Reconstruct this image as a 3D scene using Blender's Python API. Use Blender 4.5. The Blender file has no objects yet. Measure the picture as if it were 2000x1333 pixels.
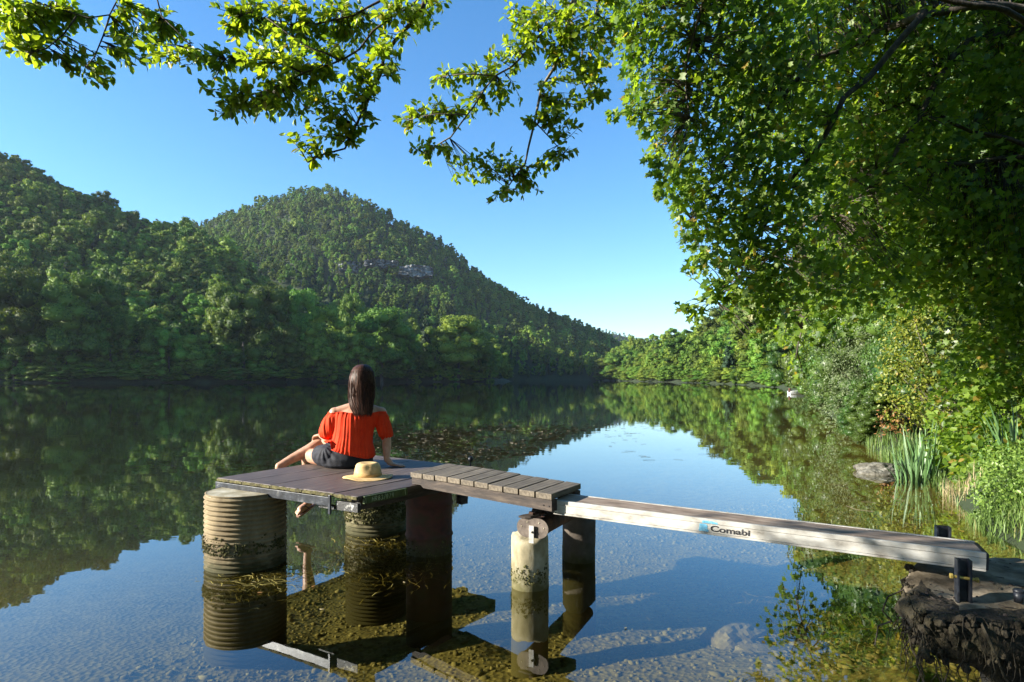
import bpy, bmesh, math, random
import numpy as np
from mathutils import Vector, Matrix, Euler

scene = bpy.context.scene
col = scene.collection
R = math.radians

# ------------------------------------------------------------------ camera
CAM_Z = 1.362
cam_d = bpy.data.cameras.new('camera')
cam_d.sensor_width = 36.0
cam_d.lens = 21.6
cam_d.shift_y = 0.037
cam_d.clip_start = 0.05
cam_d.clip_end = 9000
cam = bpy.data.objects.new('camera', cam_d)
cam.location = (0, 0, CAM_Z)
cam.rotation_euler = (R(90), 0, 0)
col.objects.link(cam)
scene.camera = cam

# ------------------------------------------------------------------ light
SUN_EL = 18.5
SUN_DIR = Vector((-0.985, -0.16, 0)).normalized()          # horizontal direction towards the sun
world = bpy.data.worlds.new('World')
scene.world = world
world.use_nodes = True
wn = world.node_tree
sky = wn.nodes.new('ShaderNodeTexSky')
sky.sky_type = 'NISHITA'
sky.sun_disc = False
sky.sun_elevation = R(SUN_EL)
sky.sun_rotation = math.atan2(SUN_DIR.x, SUN_DIR.y)
sky.altitude = 300
sky.air_density = 1.0
sky.dust_density = 0.25
sky.ozone_density = 3.0
bg = wn.nodes['Background']
bg.inputs['Strength'].default_value = 0.105
hsv = wn.nodes.new('ShaderNodeHueSaturation')                # the photograph's richer blue
hsv.inputs['Saturation'].default_value = 1.22
wn.links.new(sky.outputs['Color'], hsv.inputs['Color'])
wn.links.new(hsv.outputs['Color'], bg.inputs['Color'])

sun_d = bpy.data.lights.new('sun', 'SUN')
sun_d.energy = 5.0
sun_d.angle = R(0.5)
sun_d.color = (1.0, 0.93, 0.80)
sun = bpy.data.objects.new('sun', sun_d)
to_sun = Vector((SUN_DIR.x * math.cos(R(SUN_EL)), SUN_DIR.y * math.cos(R(SUN_EL)), math.sin(R(SUN_EL))))
sun.rotation_euler = to_sun.to_track_quat('Z', 'Y').to_euler()
sun.location = to_sun * 50
col.objects.link(sun)

scene.view_settings.view_transform = 'Standard'
scene.view_settings.look = 'None'
scene.view_settings.exposure = 1.6
scene.view_settings.gamma = 1.0
scene.view_settings.use_curve_mapping = False
scene.render.engine = 'CYCLES'
cy = scene.cycles
cy.max_bounces = 8
cy.diffuse_bounces = 3
cy.glossy_bounces = 3
cy.transmission_bounces = 4
cy.transparent_max_bounces = 8
cy.volume_bounces = 0
cy.caustics_reflective = False
cy.caustics_refractive = False
cy.use_denoising = True
cy.sample_clamp_indirect = 6

# ------------------------------------------------------------------ helpers
rng = np.random.default_rng(7)

def tag(o, label=None, cat=None, group=None, kind=None):
    if label: o['label'] = label
    if cat: o['category'] = cat
    if group: o['group'] = group
    if kind: o['kind'] = kind
    return o

def thing(name, label, cat, loc=(0, 0, 0), group=None):
    o = bpy.data.objects.new(name, None)
    o.empty_display_size = 0.1
    col.objects.link(o)
    o.location = loc
    return tag(o, label, cat, group)

def mesh_from(name, verts, faces, smooth=False):
    """verts (n,3), faces: list of index tuples, or an (m,k) array."""
    me = bpy.data.meshes.new(name)
    verts = np.asarray(verts, dtype=np.float32)
    if isinstance(faces, np.ndarray):
        m, k = faces.shape
        me.vertices.add(len(verts)); me.vertices.foreach_set('co', verts.ravel())
        me.loops.add(m * k); me.loops.foreach_set('vertex_index', faces.astype(np.int32).ravel())
        me.polygons.add(m)
        me.polygons.foreach_set('loop_start', np.arange(0, m * k, k, dtype=np.int32))
        me.polygons.foreach_set('loop_total', np.full(m, k, dtype=np.int32))
    else:
        me.from_pydata([tuple(map(float, v)) for v in verts], [], [tuple(map(int, f)) for f in faces])
    me.update(calc_edges=True)
    if smooth:
        me.polygons.foreach_set('use_smooth', np.ones(len(me.polygons), dtype=bool))
    return me

class MB:
    """Collects shapes in world coordinates, links them as one mesh object."""
    def __init__(self):
        self.v = []; self.f = []
    def add(self, vs, fs):
        o = len(self.v)
        self.v += [tuple(v) for v in vs]
        self.f += [tuple(i + o for i in f) for f in fs]
        return self
    def box(self, c, s, rz=0.0, bev=0.0, rx=0.0, ry=0.0, M=None):
        bm = bmesh.new()
        bmesh.ops.create_cube(bm, size=1.0)
        for v in bm.verts: v.co = Vector((v.co.x * s[0], v.co.y * s[1], v.co.z * s[2]))
        if bev > 0:
            bmesh.ops.bevel(bm, geom=bm.edges[:], offset=bev, segments=2, affect='EDGES', profile=0.6)
        T = Matrix.Translation(Vector(c)) @ (M if M is not None else Euler((rx, ry, rz)).to_matrix().to_4x4())
        bm.verts.index_update()
        self.add([T @ v.co for v in bm.verts], [[v.index for v in f.verts] for f in bm.faces])
        bm.free()
        return self
    def quadprism(self, quad, z0, z1, bev=0.0, sub=None):
        """quad: 4 (x,y) counter-clockwise seen from above; extruded from z0 to z1."""
        bm = bmesh.new()
        lo = [bm.verts.new((p[0], p[1], z0)) for p in quad]
        hi = [bm.verts.new((p[0], p[1], z1)) for p in quad]
        n = len(quad)
        bm.faces.new(hi); bm.faces.new(lo[::-1])
        for i in range(n):
            j = (i + 1) % n
            bm.faces.new((lo[i], lo[j], hi[j], hi[i]))
        bmesh.ops.recalc_face_normals(bm, faces=bm.faces[:])
        if bev > 0:
            bmesh.ops.bevel(bm, geom=bm.edges[:], offset=bev, segments=2, affect='EDGES', profile=0.6)
        bm.verts.index_update()
        self.add([v.co.copy() for v in bm.verts], [[v.index for v in f.verts] for f in bm.faces])
        bm.free()
        return self
    def tube(self, pts, radii, n=8, caps=True):
        pts = [Vector(p) for p in pts]
        if not hasattr(radii, '__len__'): radii = [radii] * len(pts)
        o = len(self.v)
        ref = None
        for i, p in enumerate(pts):
            d = (pts[min(i + 1, len(pts) - 1)] - pts[max(i - 1, 0)])
            if d.length < 1e-9: d = Vector((0, 0, 1))
            d.normalize()
            if ref is None:
                ref = d.orthogonal().normalized()
            else:
                ref = (ref - d * ref.dot(d))
                ref = ref.normalized() if ref.length > 1e-6 else d.orthogonal().normalized()
            b = d.cross(ref)
            for k in range(n):
                a = 2 * math.pi * k / n
                self.v.append(tuple(p + (ref * math.cos(a) + b * math.sin(a)) * radii[i]))
        for i in range(len(pts) - 1):
            for k in range(n):
                k2 = (k + 1) % n
                self.f.append((o + i * n + k, o + i * n + k2, o + (i + 1) * n + k2, o + (i + 1) * n + k))
        if caps:
            self.f.append(tuple(o + k for k in range(n))[::-1])
            self.f.append(tuple(o + (len(pts) - 1) * n + k for k in range(n)))
        return self
    def lathe(self, c, prof, n=32, cap_top=True, cap_bot=True, jit=0.0, rnd=None):
        """prof: (r, z) rows from top to bottom round a vertical axis through c=(x,y)."""
        o = len(self.v)
        for (r, z) in prof:
            for k in range(n):
                a = 2 * math.pi * k / n
                rr = r + (rnd.uniform(-jit, jit) if jit else 0)
                self.v.append((c[0] + rr * math.cos(a), c[1] + rr * math.sin(a), z))
        for i in range(len(prof) - 1):
            for k in range(n):
                k2 = (k + 1) % n
                self.f.append((o + i * n + k, o + (i + 1) * n + k, o + (i + 1) * n + k2, o + i * n + k2))
        if cap_top: self.f.append(tuple(o + k for k in range(n)))
        if cap_bot: self.f.append(tuple(o + (len(prof) - 1) * n + k for k in range(n))[::-1])
        return self
    def loft(self, rings, cap=True):
        o = len(self.v); n = len(rings[0])
        for r in rings: self.v += [tuple(p) for p in r]
        for i in range(len(rings) - 1):
            for k in range(n):
                k2 = (k + 1) % n
                self.f.append((o + i * n + k, o + i * n + k2, o + (i + 1) * n + k2, o + (i + 1) * n + k))
        if cap:
            self.f.append(tuple(o + k for k in range(n))[::-1])
            self.f.append(tuple(o + (len(rings) - 1) * n + k for k in range(n)))
        return self
    def ball(self, c, r, sub=2, scale=(1, 1, 1), M=None):
        bm = bmesh.new()
        bmesh.ops.create_icosphere(bm, subdivisions=sub, radius=1.0)
        T = Matrix.Translation(Vector(c)) @ (M if M is not None else Matrix.Identity(4)) @ Matrix.Diagonal((r * scale[0], r * scale[1], r * scale[2], 1))
        bm.verts.index_update()
        self.add([T @ v.co for v in bm.verts], [[v.index for v in f.verts] for f in bm.faces])
        bm.free()
        return self
    def build(self, name, material, parent=None, smooth=False, kind=None, frame=None, label=None):
        M = frame if frame is not None else Matrix.Identity(4)
        Mi = M.inverted()
        vs = [Mi @ Vector(v) for v in self.v] if frame is not None else self.v
        off = Vector((0, 0, 0))
        if parent is not None and frame is None:
            off = world_loc(parent)
            vs = [(v[0] - off.x, v[1] - off.y, v[2] - off.z) for v in vs]
        me = bpy.data.meshes.new(name)
        me.from_pydata([tuple(v) for v in vs], [], self.f)
        me.update()
        if smooth: me.polygons.foreach_set('use_smooth', np.ones(len(me.polygons), dtype=bool))
        return link(name, me, material, parent, kind, M if frame is not None else Matrix.Translation(off), label)

def world_mat(o):
    m = o.matrix_basis.copy()
    while o.parent is not None:
        o = o.parent
        m = o.matrix_basis @ m
    return m
def world_loc(o):
    return world_mat(o).to_translation()

def link(name, me, material, parent=None, kind=None, M=None, label=None):
    o = bpy.data.objects.new(name, me)
    if material is not None and len(me.materials) == 0: me.materials.append(material)
    col.objects.link(o)
    M = M if M is not None else Matrix.Identity(4)
    if parent is not None:
        o.parent = parent
        o.matrix_basis = world_mat(parent).inverted() @ M
    else:
        o.matrix_basis = M
    if kind: o['kind'] = kind
    if label: o['label'] = label
    return o

def frame_of(origin, xdir, zdir=(0, 0, 1)):
    x = Vector(xdir).normalized(); z = Vector(zdir)
    y = z.cross(x).normalized(); z = x.cross(y)
    M = Matrix((x, y, z)).transposed().to_4x4()
    M.translation = Vector(origin)
    return M

# numpy value noise
def _hash(ix, iy, seed):
    h = (ix.astype(np.int64) * 374761393 + iy.astype(np.int64) * 668265263 + seed * 1442695041) & 0x7fffffff
    h = ((h ^ (h >> 13)) * 1274126177) & 0x7fffffff
    return ((h ^ (h >> 16)) & 0xffff) / 65535.0
def vnoise(x, y, seed=0):
    x = np.asarray(x, float); y = np.asarray(y, float)
    ix = np.floor(x); iy = np.floor(y); fx = x - ix; fy = y - iy
    fx = fx * fx * (3 - 2 * fx); fy = fy * fy * (3 - 2 * fy)
    ix = ix.astype(np.int64); iy = iy.astype(np.int64)
    a = _hash(ix, iy, seed); b = _hash(ix + 1, iy, seed); c = _hash(ix, iy + 1, seed); d = _hash(ix + 1, iy + 1, seed)
    return (a + (b - a) * fx) * (1 - fy) + (c + (d - c) * fx) * fy
def fbm(x, y, seed=0, oct=4):
    s = 0; a = 0.5
    for i in range(oct):
        s = s + a * (vnoise(x, y, seed + i * 17) - 0.5) * 2
        x = x * 2.03; y = y * 2.03; a *= 0.5
    return s

# ------------------------------------------------------------------ materials
def new_mat(name):
    m = bpy.data.materials.new(name); m.use_nodes = True
    return m, m.node_tree, m.node_tree.nodes['Principled BSDF']

def ramp(nt, stops):
    r = nt.nodes.new('ShaderNodeValToRGB')
    e = r.color_ramp.elements
    while len(e) > 1: e.remove(e[-1])
    e[0].position = stops[0][0]; e[0].color = (*stops[0][1], 1)
    for p, c in stops[1:]:
        n = e.new(p); n.color = (*c, 1)
    return r

def surf(name, stops, scale=6, detail=6, rough=0.7, bump=0.3, bscale=None, stretch=(1, 1, 1), metal=0.0, spec=0.5, bdist=0.01, rough2=None, island=0.0):
    """noise -> colour ramp, stretched along an axis, with a finer bump."""
    m, nt, p = new_mat(name)
    tc = nt.nodes.new('ShaderNodeTexCoord')
    mp = nt.nodes.new('ShaderNodeMapping'); mp.inputs['Scale'].default_value = stretch
    nt.links.new(tc.outputs['Object'], mp.inputs['Vector'])
    n1 = nt.nodes.new('ShaderNodeTexNoise'); n1.inputs['Scale'].default_value = scale; n1.inputs['Detail'].default_value = detail; n1.inputs['Roughness'].default_value = 0.62
    nt.links.new(mp.outputs['Vector'], n1.inputs['Vector'])
    r = ramp(nt, stops); nt.links.new(n1.outputs['Fac'], r.inputs['Fac'])
    out = r.outputs['Color']
    if island > 0:
        oi = nt.nodes.new('ShaderNodeObjectInfo')
        hs = nt.nodes.new('ShaderNodeHueSaturation')
        mr = nt.nodes.new('ShaderNodeMapRange'); mr.inputs['To Min'].default_value = 1 - island; mr.inputs['To Max'].default_value = 1 + island
        nt.links.new(oi.outputs['Random'], mr.inputs['Value']); nt.links.new(mr.outputs['Result'], hs.inputs['Value'])
        nt.links.new(out, hs.inputs['Color']); out = hs.outputs['Color']
    nt.links.new(out, p.inputs['Base Color'])
    p.inputs['Roughness'].default_value = rough
    p.inputs['Metallic'].default_value = metal
    p.inputs['Specular IOR Level'].default_value = spec
    if rough2 is not None:
        mr = nt.nodes.new('ShaderNodeMapRange'); mr.inputs['To Min'].default_value = rough; mr.inputs['To Max'].default_value = rough2
        nt.links.new(n1.outputs['Fac'], mr.inputs['Value']); nt.links.new(mr.outputs['Result'], p.inputs['Roughness'])
    if bump > 0:
        n2 = nt.nodes.new('ShaderNodeTexNoise'); n2.inputs['Scale'].default_value = bscale or scale * 4; n2.inputs['Detail'].default_value = 5
        nt.links.new(mp.outputs['Vector'], n2.inputs['Vector'])
        b = nt.nodes.new('ShaderNodeBump'); b.inputs['Strength'].default_value = bump; b.inputs['Distance'].default_value = bdist
        nt.links.new(n2.outputs['Fac'], b.inputs['Height']); nt.links.new(b.outputs['Normal'], p.inputs['Normal'])
    return m

def leaf_mat(name, dark, light, trans, tfac=0.4, rough=0.45, per_object=0.0, odd=None, spec=0.4):
    """foliage: every leaf its own tone between dark and light, part of the light let through."""
    m, nt, p = new_mat(name)
    g = nt.nodes.new('ShaderNodeNewGeometry')
    stops = [(0.0, dark), (0.75, light)]
    if odd: stops += [(0.955, light), (0.97, odd)]
    r = ramp(nt, stops)
    nt.links.new(g.outputs['Random Per Island'], r.inputs['Fac'])
    out = r.outputs['Color']
    if per_object > 0:
        oi = nt.nodes.new('ShaderNodeObjectInfo')
        hs = nt.nodes.new('ShaderNodeHueSaturation')
        mr = nt.nodes.new('ShaderNodeMapRange'); mr.inputs['To Min'].default_value = 1 - per_object; mr.inputs['To Max'].default_value = 1 + per_object
        nt.links.new(oi.outputs['Random'], mr.inputs['Value']); nt.links.new(mr.outputs['Result'], hs.inputs['Value'])
        mu = nt.nodes.new('ShaderNodeMath'); mu.operation = 'MULTIPLY'; mu.inputs[1].default_value = 7.31
        fr = nt.nodes.new('ShaderNodeMath'); fr.operation = 'FRACT'
        nt.links.new(oi.outputs['Random'], mu.inputs[0]); nt.links.new(mu.outputs[0], fr.inputs[0])
        mh = nt.nodes.new('ShaderNodeMapRange'); mh.inputs['To Min'].default_value = 0.462; mh.inputs['To Max'].default_value = 0.522
        nt.links.new(fr.outputs[0], mh.inputs['Value']); nt.links.new(mh.outputs['Result'], hs.inputs['Hue'])
        nt.links.new(out, hs.inputs['Color']); out = hs.outputs['Color']
    nt.links.new(out, p.inputs['Base Color'])
    p.inputs['Roughness'].default_value = rough
    p.inputs['Specular IOR Level'].default_value = spec
    if tfac > 0:
        t = nt.nodes.new('ShaderNodeBsdfTranslucent')
        mx = nt.nodes.new('ShaderNodeMixRGB'); mx.blend_type = 'MULTIPLY'; mx.inputs[0].default_value = 1.0
        mx.inputs[2].default_value = (*trans, 1)
        nt.links.new(out, mx.inputs[1])
        nt.links.new(mx.outputs[0], t.inputs['Color'])
        s = nt.nodes.new('ShaderNodeMixShader'); s.inputs[0].default_value = tfac
        nt.links.new(p.outputs[0], s.inputs[1]); nt.links.new(t.outputs[0], s.inputs[2])
        nt.links.new(s.outputs[0], nt.nodes['Material Output'].inputs['Surface'])
    return m

def algae_and_fade(m, z0=0.015, z1=0.15, colour=(0.045, 0.042, 0.012)):
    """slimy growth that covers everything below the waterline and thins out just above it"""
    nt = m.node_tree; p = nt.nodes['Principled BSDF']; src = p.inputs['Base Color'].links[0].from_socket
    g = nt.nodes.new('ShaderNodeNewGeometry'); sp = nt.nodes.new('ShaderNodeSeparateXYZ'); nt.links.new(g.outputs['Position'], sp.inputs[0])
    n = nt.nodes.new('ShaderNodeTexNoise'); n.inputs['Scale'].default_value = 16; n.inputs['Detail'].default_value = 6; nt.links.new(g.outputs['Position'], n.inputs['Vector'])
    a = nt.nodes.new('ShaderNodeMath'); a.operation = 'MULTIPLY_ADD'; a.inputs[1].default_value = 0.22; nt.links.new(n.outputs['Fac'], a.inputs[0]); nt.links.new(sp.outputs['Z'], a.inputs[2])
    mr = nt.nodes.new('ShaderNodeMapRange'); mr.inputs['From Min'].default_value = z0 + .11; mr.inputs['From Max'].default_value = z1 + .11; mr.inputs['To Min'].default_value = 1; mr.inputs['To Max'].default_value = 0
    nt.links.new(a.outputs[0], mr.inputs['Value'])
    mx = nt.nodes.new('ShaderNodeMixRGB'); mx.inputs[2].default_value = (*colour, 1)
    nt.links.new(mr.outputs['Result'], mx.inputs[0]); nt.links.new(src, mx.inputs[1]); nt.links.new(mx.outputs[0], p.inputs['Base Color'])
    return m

M = {}
M['bark'] = surf('bark', [(0.3, (0.020, 0.015, 0.010)), (0.55, (0.075, 0.060, 0.045)), (0.75, (0.16, 0.14, 0.11))], scale=14, stretch=(1, 1, 0.5), rough=0.9, bump=0.6)
M['pale_bark'] = surf('pale_bark', [(0.3, (0.09, 0.075, 0.055)), (0.6, (0.24, 0.21, 0.16)), (0.8, (0.36, 0.33, 0.27))], scale=18, rough=0.85, bump=0.5)
M['beech_leaf'] = leaf_mat('ovate_leaf', (0.080, 0.150, 0.014), (0.230, 0.315, 0.026), (2.5, 2.3, 1.1), 0.50, 0.42, odd=(0.26, 0.22, 0.04))
M['maple_leaf'] = leaf_mat('maple_leaf', (0.042, 0.100, 0.012), (0.175, 0.260, 0.032), (2.7, 2.5, 1.0), 0.48, 0.45, odd=(0.30, 0.22, 0.05), spec=0.35)
M['far_leaf'] = leaf_mat('far_leaf', (0.040, 0.096, 0.013), (0.142, 0.230, 0.030), (1.5, 1.5, 0.8), 0.25, 0.6, per_object=0.48, spec=0.2)
M['far_conifer'] = leaf_mat('far_conifer', (0.012, 0.030, 0.014), (0.026, 0.052, 0.020), (1, 1, 1), 0.0, 0.7, per_object=0.2, spec=0.2)
M['bank_leaf'] = leaf_mat('bank_leaf', (0.022, 0.055, 0.010), (0.080, 0.150, 0.025), (1.7, 1.7, 0.9), 0.26, 0.4, per_object=0.15)
M['willow_leaf'] = leaf_mat('willow_leaf', (0.070, 0.105, 0.045), (0.190, 0.235, 0.105), (1.3, 1.35, 0.8), 0.25, 0.45)
M['yellow_leaf'] = leaf_mat('yellow_leaf', (0.090, 0.130, 0.018), (0.220, 0.250, 0.030), (1.8, 1.7, 0.8), 0.35, 0.45, odd=(0.30, 0.24, 0.05))
M['russet_leaf'] = leaf_mat('russet_leaf', (0.20, 0.09, 0.035), (0.36, 0.19, 0.07), (1.3, 1.2, 0.9), 0.3, 0.55)
M['iris_blade'] = surf('iris_blade', [(0.3, (0.055, 0.125, 0.045)), (0.6, (0.115, 0.215, 0.075)), (0.8, (0.22, 0.28, 0.12))], scale=5, stretch=(6, 6, 1), rough=0.45, bump=0.1, island=0.25)
M['grass'] = leaf_mat('bank_grass', (0.07, 0.13, 0.030), (0.17, 0.26, 0.065), (1.4, 1.4, 0.8), 0.3, 0.5, odd=(0.30, 0.30, 0.12))
M['dry_stalk'] = leaf_mat('dry_stalk', (0.25, 0.19, 0.09), (0.50, 0.41, 0.24), (1, 1, 1), 0.15, 0.6)
M['herb_leaf'] = leaf_mat('herb_leaf', (0.07, 0.14, 0.025), (0.20, 0.30, 0.06), (1.7, 1.7, 0.8), 0.35, 0.4)

# ------------------------------------------------------------------ terrain: shore and ridge by bearing (deg, shore m, ridge m, ridge height m)
LAYERS = {
'A': [(-90,900,1300,0),(-76,520,1150,30),(-66, 450, 1100, 120)] + [(-57.72, 402.63, 1011.2, 225), (-49.4, 315.0, 768.3, 232), (-39.81, 260.34, 585.8, 157.2), (-35.94, 250.74, 543.5, 131.7), (-33.69, 247.58, 516.8, 116.9), (-30.26, 245.43, 480.4, 100.1), (-26.57, 248.2, 447.2, 88.2), (-22.62, 254.58, 417.1, 57.7), (-18.43, 263.52, 390.0, 40.1), (-14.04, 273.16, 371.1, 27.9), (-9.46, 281.83, 354.8, 18.4), (-4.76, 291.01, 346.2, 12.4), (-1.67, 300.13, 345.1, 5.0), (0.0, 312.0, 350.0, -0.8), (2, 5000, 6000, -9)],
'B': [(-60,5000,6000,-9), (-47.29, 737.16, 1179.5, 208.4), (-33.69, 624.96, 1021.6, 207.1), (-26.57, 603.74, 950.3, 210.7), (-25.41, 603.36, 941.0, 222.7), (-21.8, 592.37, 904.7, 241.1), (-19.29, 588.01, 879.4, 250.0), (-16.7, 584.66, 856.1, 252.5), (-14.04, 577.23, 834.9, 237.3), (-11.31, 565.99, 815.8, 207.7), (-7.13, 554.28, 796.1, 172.2), (-2.39, 548.48, 800.7, 124.4), (2.39, 545.47, 830.7, 91.6), (8.06, 565.59, 909.0, 59.5), (10.85, 631.29, 1018.2, 41.8), (13.59, 740.73, 1131.7, -7.3), (16, 5000, 6000, -9)],
'C': [(-3, 5000, 6000, -9), (0.0, 1300.0, 1700.0, 122.5), (4.76, 1304.51, 1705.9, 129.6), (8.53, 1314.54, 1719.0, 129.6), (10.85, 1323.66, 1730.9, 115.4), (13.59, 1337.42, 1748.9, 89.9), (15.82, 1351.17, 1766.9, 67.2), (19.29, 1377.33, 1801.1, 30.0), (24, 1377, 1801, 40)],
'D': [(6.5, 5000, 6000, -9), (7.74, 605.51, 706.4, -5.3), (8.16, 540.47, 656.6, 11.4), (9.46, 446.07, 567.7, 18.9), (11.77, 337.09, 459.7, 18.4), (14.48, 263.37, 413.1, 16.5), (16.04, 226.83, 395.4, 16.7), (18.0, 194.53, 368.0, 21.9), (19.71, 164.65, 339.9, 27.6), (22.62, 121.33, 314.2, 37.2), (24.62, 88.0, 308.0, 36), (25.6, 66.53, 299.4, 30.0), (26.57, 33.54, 296.3, 24), (28.44, 18.77, 295.7, 20), (30.26, 14.59, 295.2, 20), (32.01, 11.56, 294.8, 22), (33.69, 10.34, 288.4, 24), (35.31, 9.07, 288.0, 26), (37.78, 6.9, 284.7, 28), (39.81, 6.35, 286.4, 30), (46, 4.7, 290, 30), (58, 3.4, 300, 30), (75, 2.3, 330, 30), (100, 1.5, 400, 10), (180, 1.15, 500, 3)],
'N': [(-180, 1.15, 500, 3), (-120, 1.3, 500, 2), (-95, 1.9, 500, 1.5), (-80, 2.3, 420, 1.5), (-72, 2.8, 400, 1.0), (-67, 3.6, 400, 1.0), (-60, 5000, 6000, -9)],
}
_L = {k: np.array(v, float) for k, v in LAYERS.items()}

def shore_pts():
    out = []
    for k in ('D', 'N'):
        for (b, rs, rr, h) in LAYERS[k]:
            if rs < 700: out.append((rs * math.sin(R(b)), rs * math.cos(R(b))))
    return out
_poly = []
for k in ('D', 'N', 'A'):
    seg = [(rs * math.sin(R(b)), rs * math.cos(R(b))) for (b, rs, rr, h) in LAYERS[k] if rs < 700]
    _poly += list(zip(seg[:-1], seg[1:]))
_poly.append(((1.70, 2.62), (1.92, 2.95))); _poly.append(((1.70, 2.62), (2.8, 2.5)))

def shore_dist(x, y):
    d = np.full(x.shape, 1e9)
    for (a, b) in _poly:
        ax, ay = a; bx, by = b
        L2 = (bx - ax) ** 2 + (by - ay) ** 2 + 1e-12
        t = np.clip(((x - ax) * (bx - ax) + (y - ay) * (by - ay)) / L2, 0, 1)
        d = np.minimum(d, np.hypot(x - ax - t * (bx - ax), y - ay - t * (by - ay)))
    return d

def land_z(x, y):
    ph = np.degrees(np.arctan2(x, y)); r = np.hypot(x, y)
    z = np.full(x.shape, -50.0)
    for k, T in _L.items():
        rs = np.exp(np.interp(ph, T[:, 0], np.log(T[:, 1]), left=np.log(5000), right=np.log(5000)))
        rr = np.exp(np.interp(ph, T[:, 0], np.log(T[:, 2]), left=np.log(6000), right=np.log(6000)))
        hh = np.interp(ph, T[:, 0], T[:, 3], left=-9, right=-9)
        wob = fbm(x / 14.0, y / 14.0, 3, 3)
        rs = rs * (1 + 0.03 * wob * np.clip(rs / 60, 0, 1))
        s = (r - rs) / np.maximum(rr - rs, 1)
        pw = {'A': 1.05, 'B': 0.70, 'C': 1.0, 'D': 1.35, 'N': 1.3}[k]
        up = hh * np.clip(s, 0, 1) ** pw - (0.12 if k == 'A' else 0.55) * hh * np.clip(s - 1, 0, 1.6)
        bank = np.where(hh > -2, np.where((ph > 7) & (ph < 36.5), .10, .30) * (1 - np.exp(-np.maximum(r - rs, 0) / 0.9)), 0)
        zz = np.where(s > 0, up + bank, -np.minimum((rs - r) * 0.25, 40))
        z = np.maximum(z, zz)
    return z

def ground_z(x, y):
    x = np.asarray(x, float); y = np.asarray(y, float)
    z = land_z(x, y)
    r = np.hypot(x, y)
    amp = np.clip((r - 120) / 300, 0, 1)
    hill = z > 0
    z = np.where(hill, z + amp * np.clip(z / 40, 0, 1) * (9 * fbm(x / 90, y / 90, 21, 4) + 2.0 * fbm(x / 22, y / 22, 22, 3)), z)
    d = shore_dist(x, y)
    bed = -(0.30 * (1 - np.exp(-d / 0.5)) + 0.12 * d)
    bed = np.maximum(bed, -3.2)
    near = np.clip(1.2 - r / 40, 0, 1)
    bed = bed + near * 0.05 * fbm(x * 1.3, y * 1.3, 5, 4) * np.clip(d / 0.6, 0.15, 1)
    z = np.where(hill, np.maximum(z, 0.012), np.minimum(bed, -0.012))
    zn = z + near * 0.06 * fbm(x * 1.1, y * 1.1, 9, 4)
    return np.where(hill, np.maximum(zn, 0.012), z)

def gz(x, y):
    return float(ground_z(np.array([x]), np.array([y]))[0])

# polar sheet, fine in front of the camera
phis = np.concatenate([np.linspace(-180, -62, 60, endpoint=False), np.linspace(-62, 62, 470, endpoint=False), np.linspace(62, 180, 60, endpoint=False)])
rads = np.concatenate([[0.0], np.geomspace(0.35, 3000, 330)])
PH, RD = np.meshgrid(np.radians(phis), rads, indexing='ij')
X = RD * np.sin(PH); Y = RD * np.cos(PH)
Z = ground_z(X, Y)
np_, nr = X.shape
V = np.stack([X, Y, Z], -1).reshape(-1, 3)
i = np.arange(np_)[:, None]; j = np.arange(nr - 1)[None, :]
i2 = (i + 1) % np_
Q = np.stack([i * nr + j + 0 * i, i2 * nr + j, i2 * nr + j + 1, i * nr + j + 1], -1).reshape(-1, 4)
zc = V[Q][:, :, 2].max(1)

# lake bed material: olive gravel in the shallows, the water's dimming painted dark green where deep
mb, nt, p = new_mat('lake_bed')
tc = nt.nodes.new('ShaderNodeTexCoord')
n1 = nt.nodes.new('ShaderNodeTexNoise'); n1.inputs['Scale'].default_value = 7; n1.inputs['Detail'].default_value = 8; n1.inputs['Roughness'].default_value = 0.7
nt.links.new(tc.outputs['Object'], n1.inputs['Vector'])
vo = nt.nodes.new('ShaderNodeTexVoronoi'); vo.inputs['Scale'].default_value = 26
nt.links.new(tc.outputs['Object'], vo.inputs['Vector'])
r1 = ramp(nt, [(0.3, (0.13, 0.11, 0.034)), (0.5, (0.27, 0.235, 0.078)), (0.72, (0.40, 0.35, 0.13))])
nt.links.new(n1.outputs['Fac'], r1.inputs['Fac'])
mx = nt.nodes.new('ShaderNodeMixRGB'); mx.blend_type = 'MULTIPLY'; mx.inputs[0].default_value = 0.55
r3 = ramp(nt, [(0.0, (1.0, 1.0, 1.0)), (1.0, (0.35, 0.35, 0.3))])
nt.links.new(vo.outputs['Distance'], r3.inputs['Fac']); nt.links.new(r1.outputs['Color'], mx.inputs[1]); nt.links.new(r3.outputs['Color'], mx.inputs[2])
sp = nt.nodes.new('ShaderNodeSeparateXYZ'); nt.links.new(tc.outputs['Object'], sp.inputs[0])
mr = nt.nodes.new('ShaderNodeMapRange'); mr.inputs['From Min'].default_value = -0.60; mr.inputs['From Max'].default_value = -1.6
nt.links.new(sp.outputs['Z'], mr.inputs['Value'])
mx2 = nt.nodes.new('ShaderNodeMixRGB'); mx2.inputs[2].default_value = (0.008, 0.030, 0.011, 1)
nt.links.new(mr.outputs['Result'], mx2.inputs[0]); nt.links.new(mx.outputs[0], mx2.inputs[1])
nt.links.new(mx2.outputs[0], p.inputs['Base Color']); p.inputs['Roughness'].default_value = 0.9
bp = nt.nodes.new('ShaderNodeBump'); bp.inputs['Strength'].default_value = 0.6; bp.inputs['Distance'].default_value = 0.02
nt.links.new(vo.outputs['Distance'], bp.inputs['Height']); nt.links.new(bp.outputs['Normal'], p.inputs['Normal'])
M['lake_bed'] = mb
M['forest_floor'] = surf('forest_floor', [(0.3, (0.010, 0.017, 0.005)), (0.55, (0.024, 0.042, 0.010)), (0.8, (0.048, 0.070, 0.018))], scale=0.6, rough=0.95, bump=0.3, bscale=8)

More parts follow.
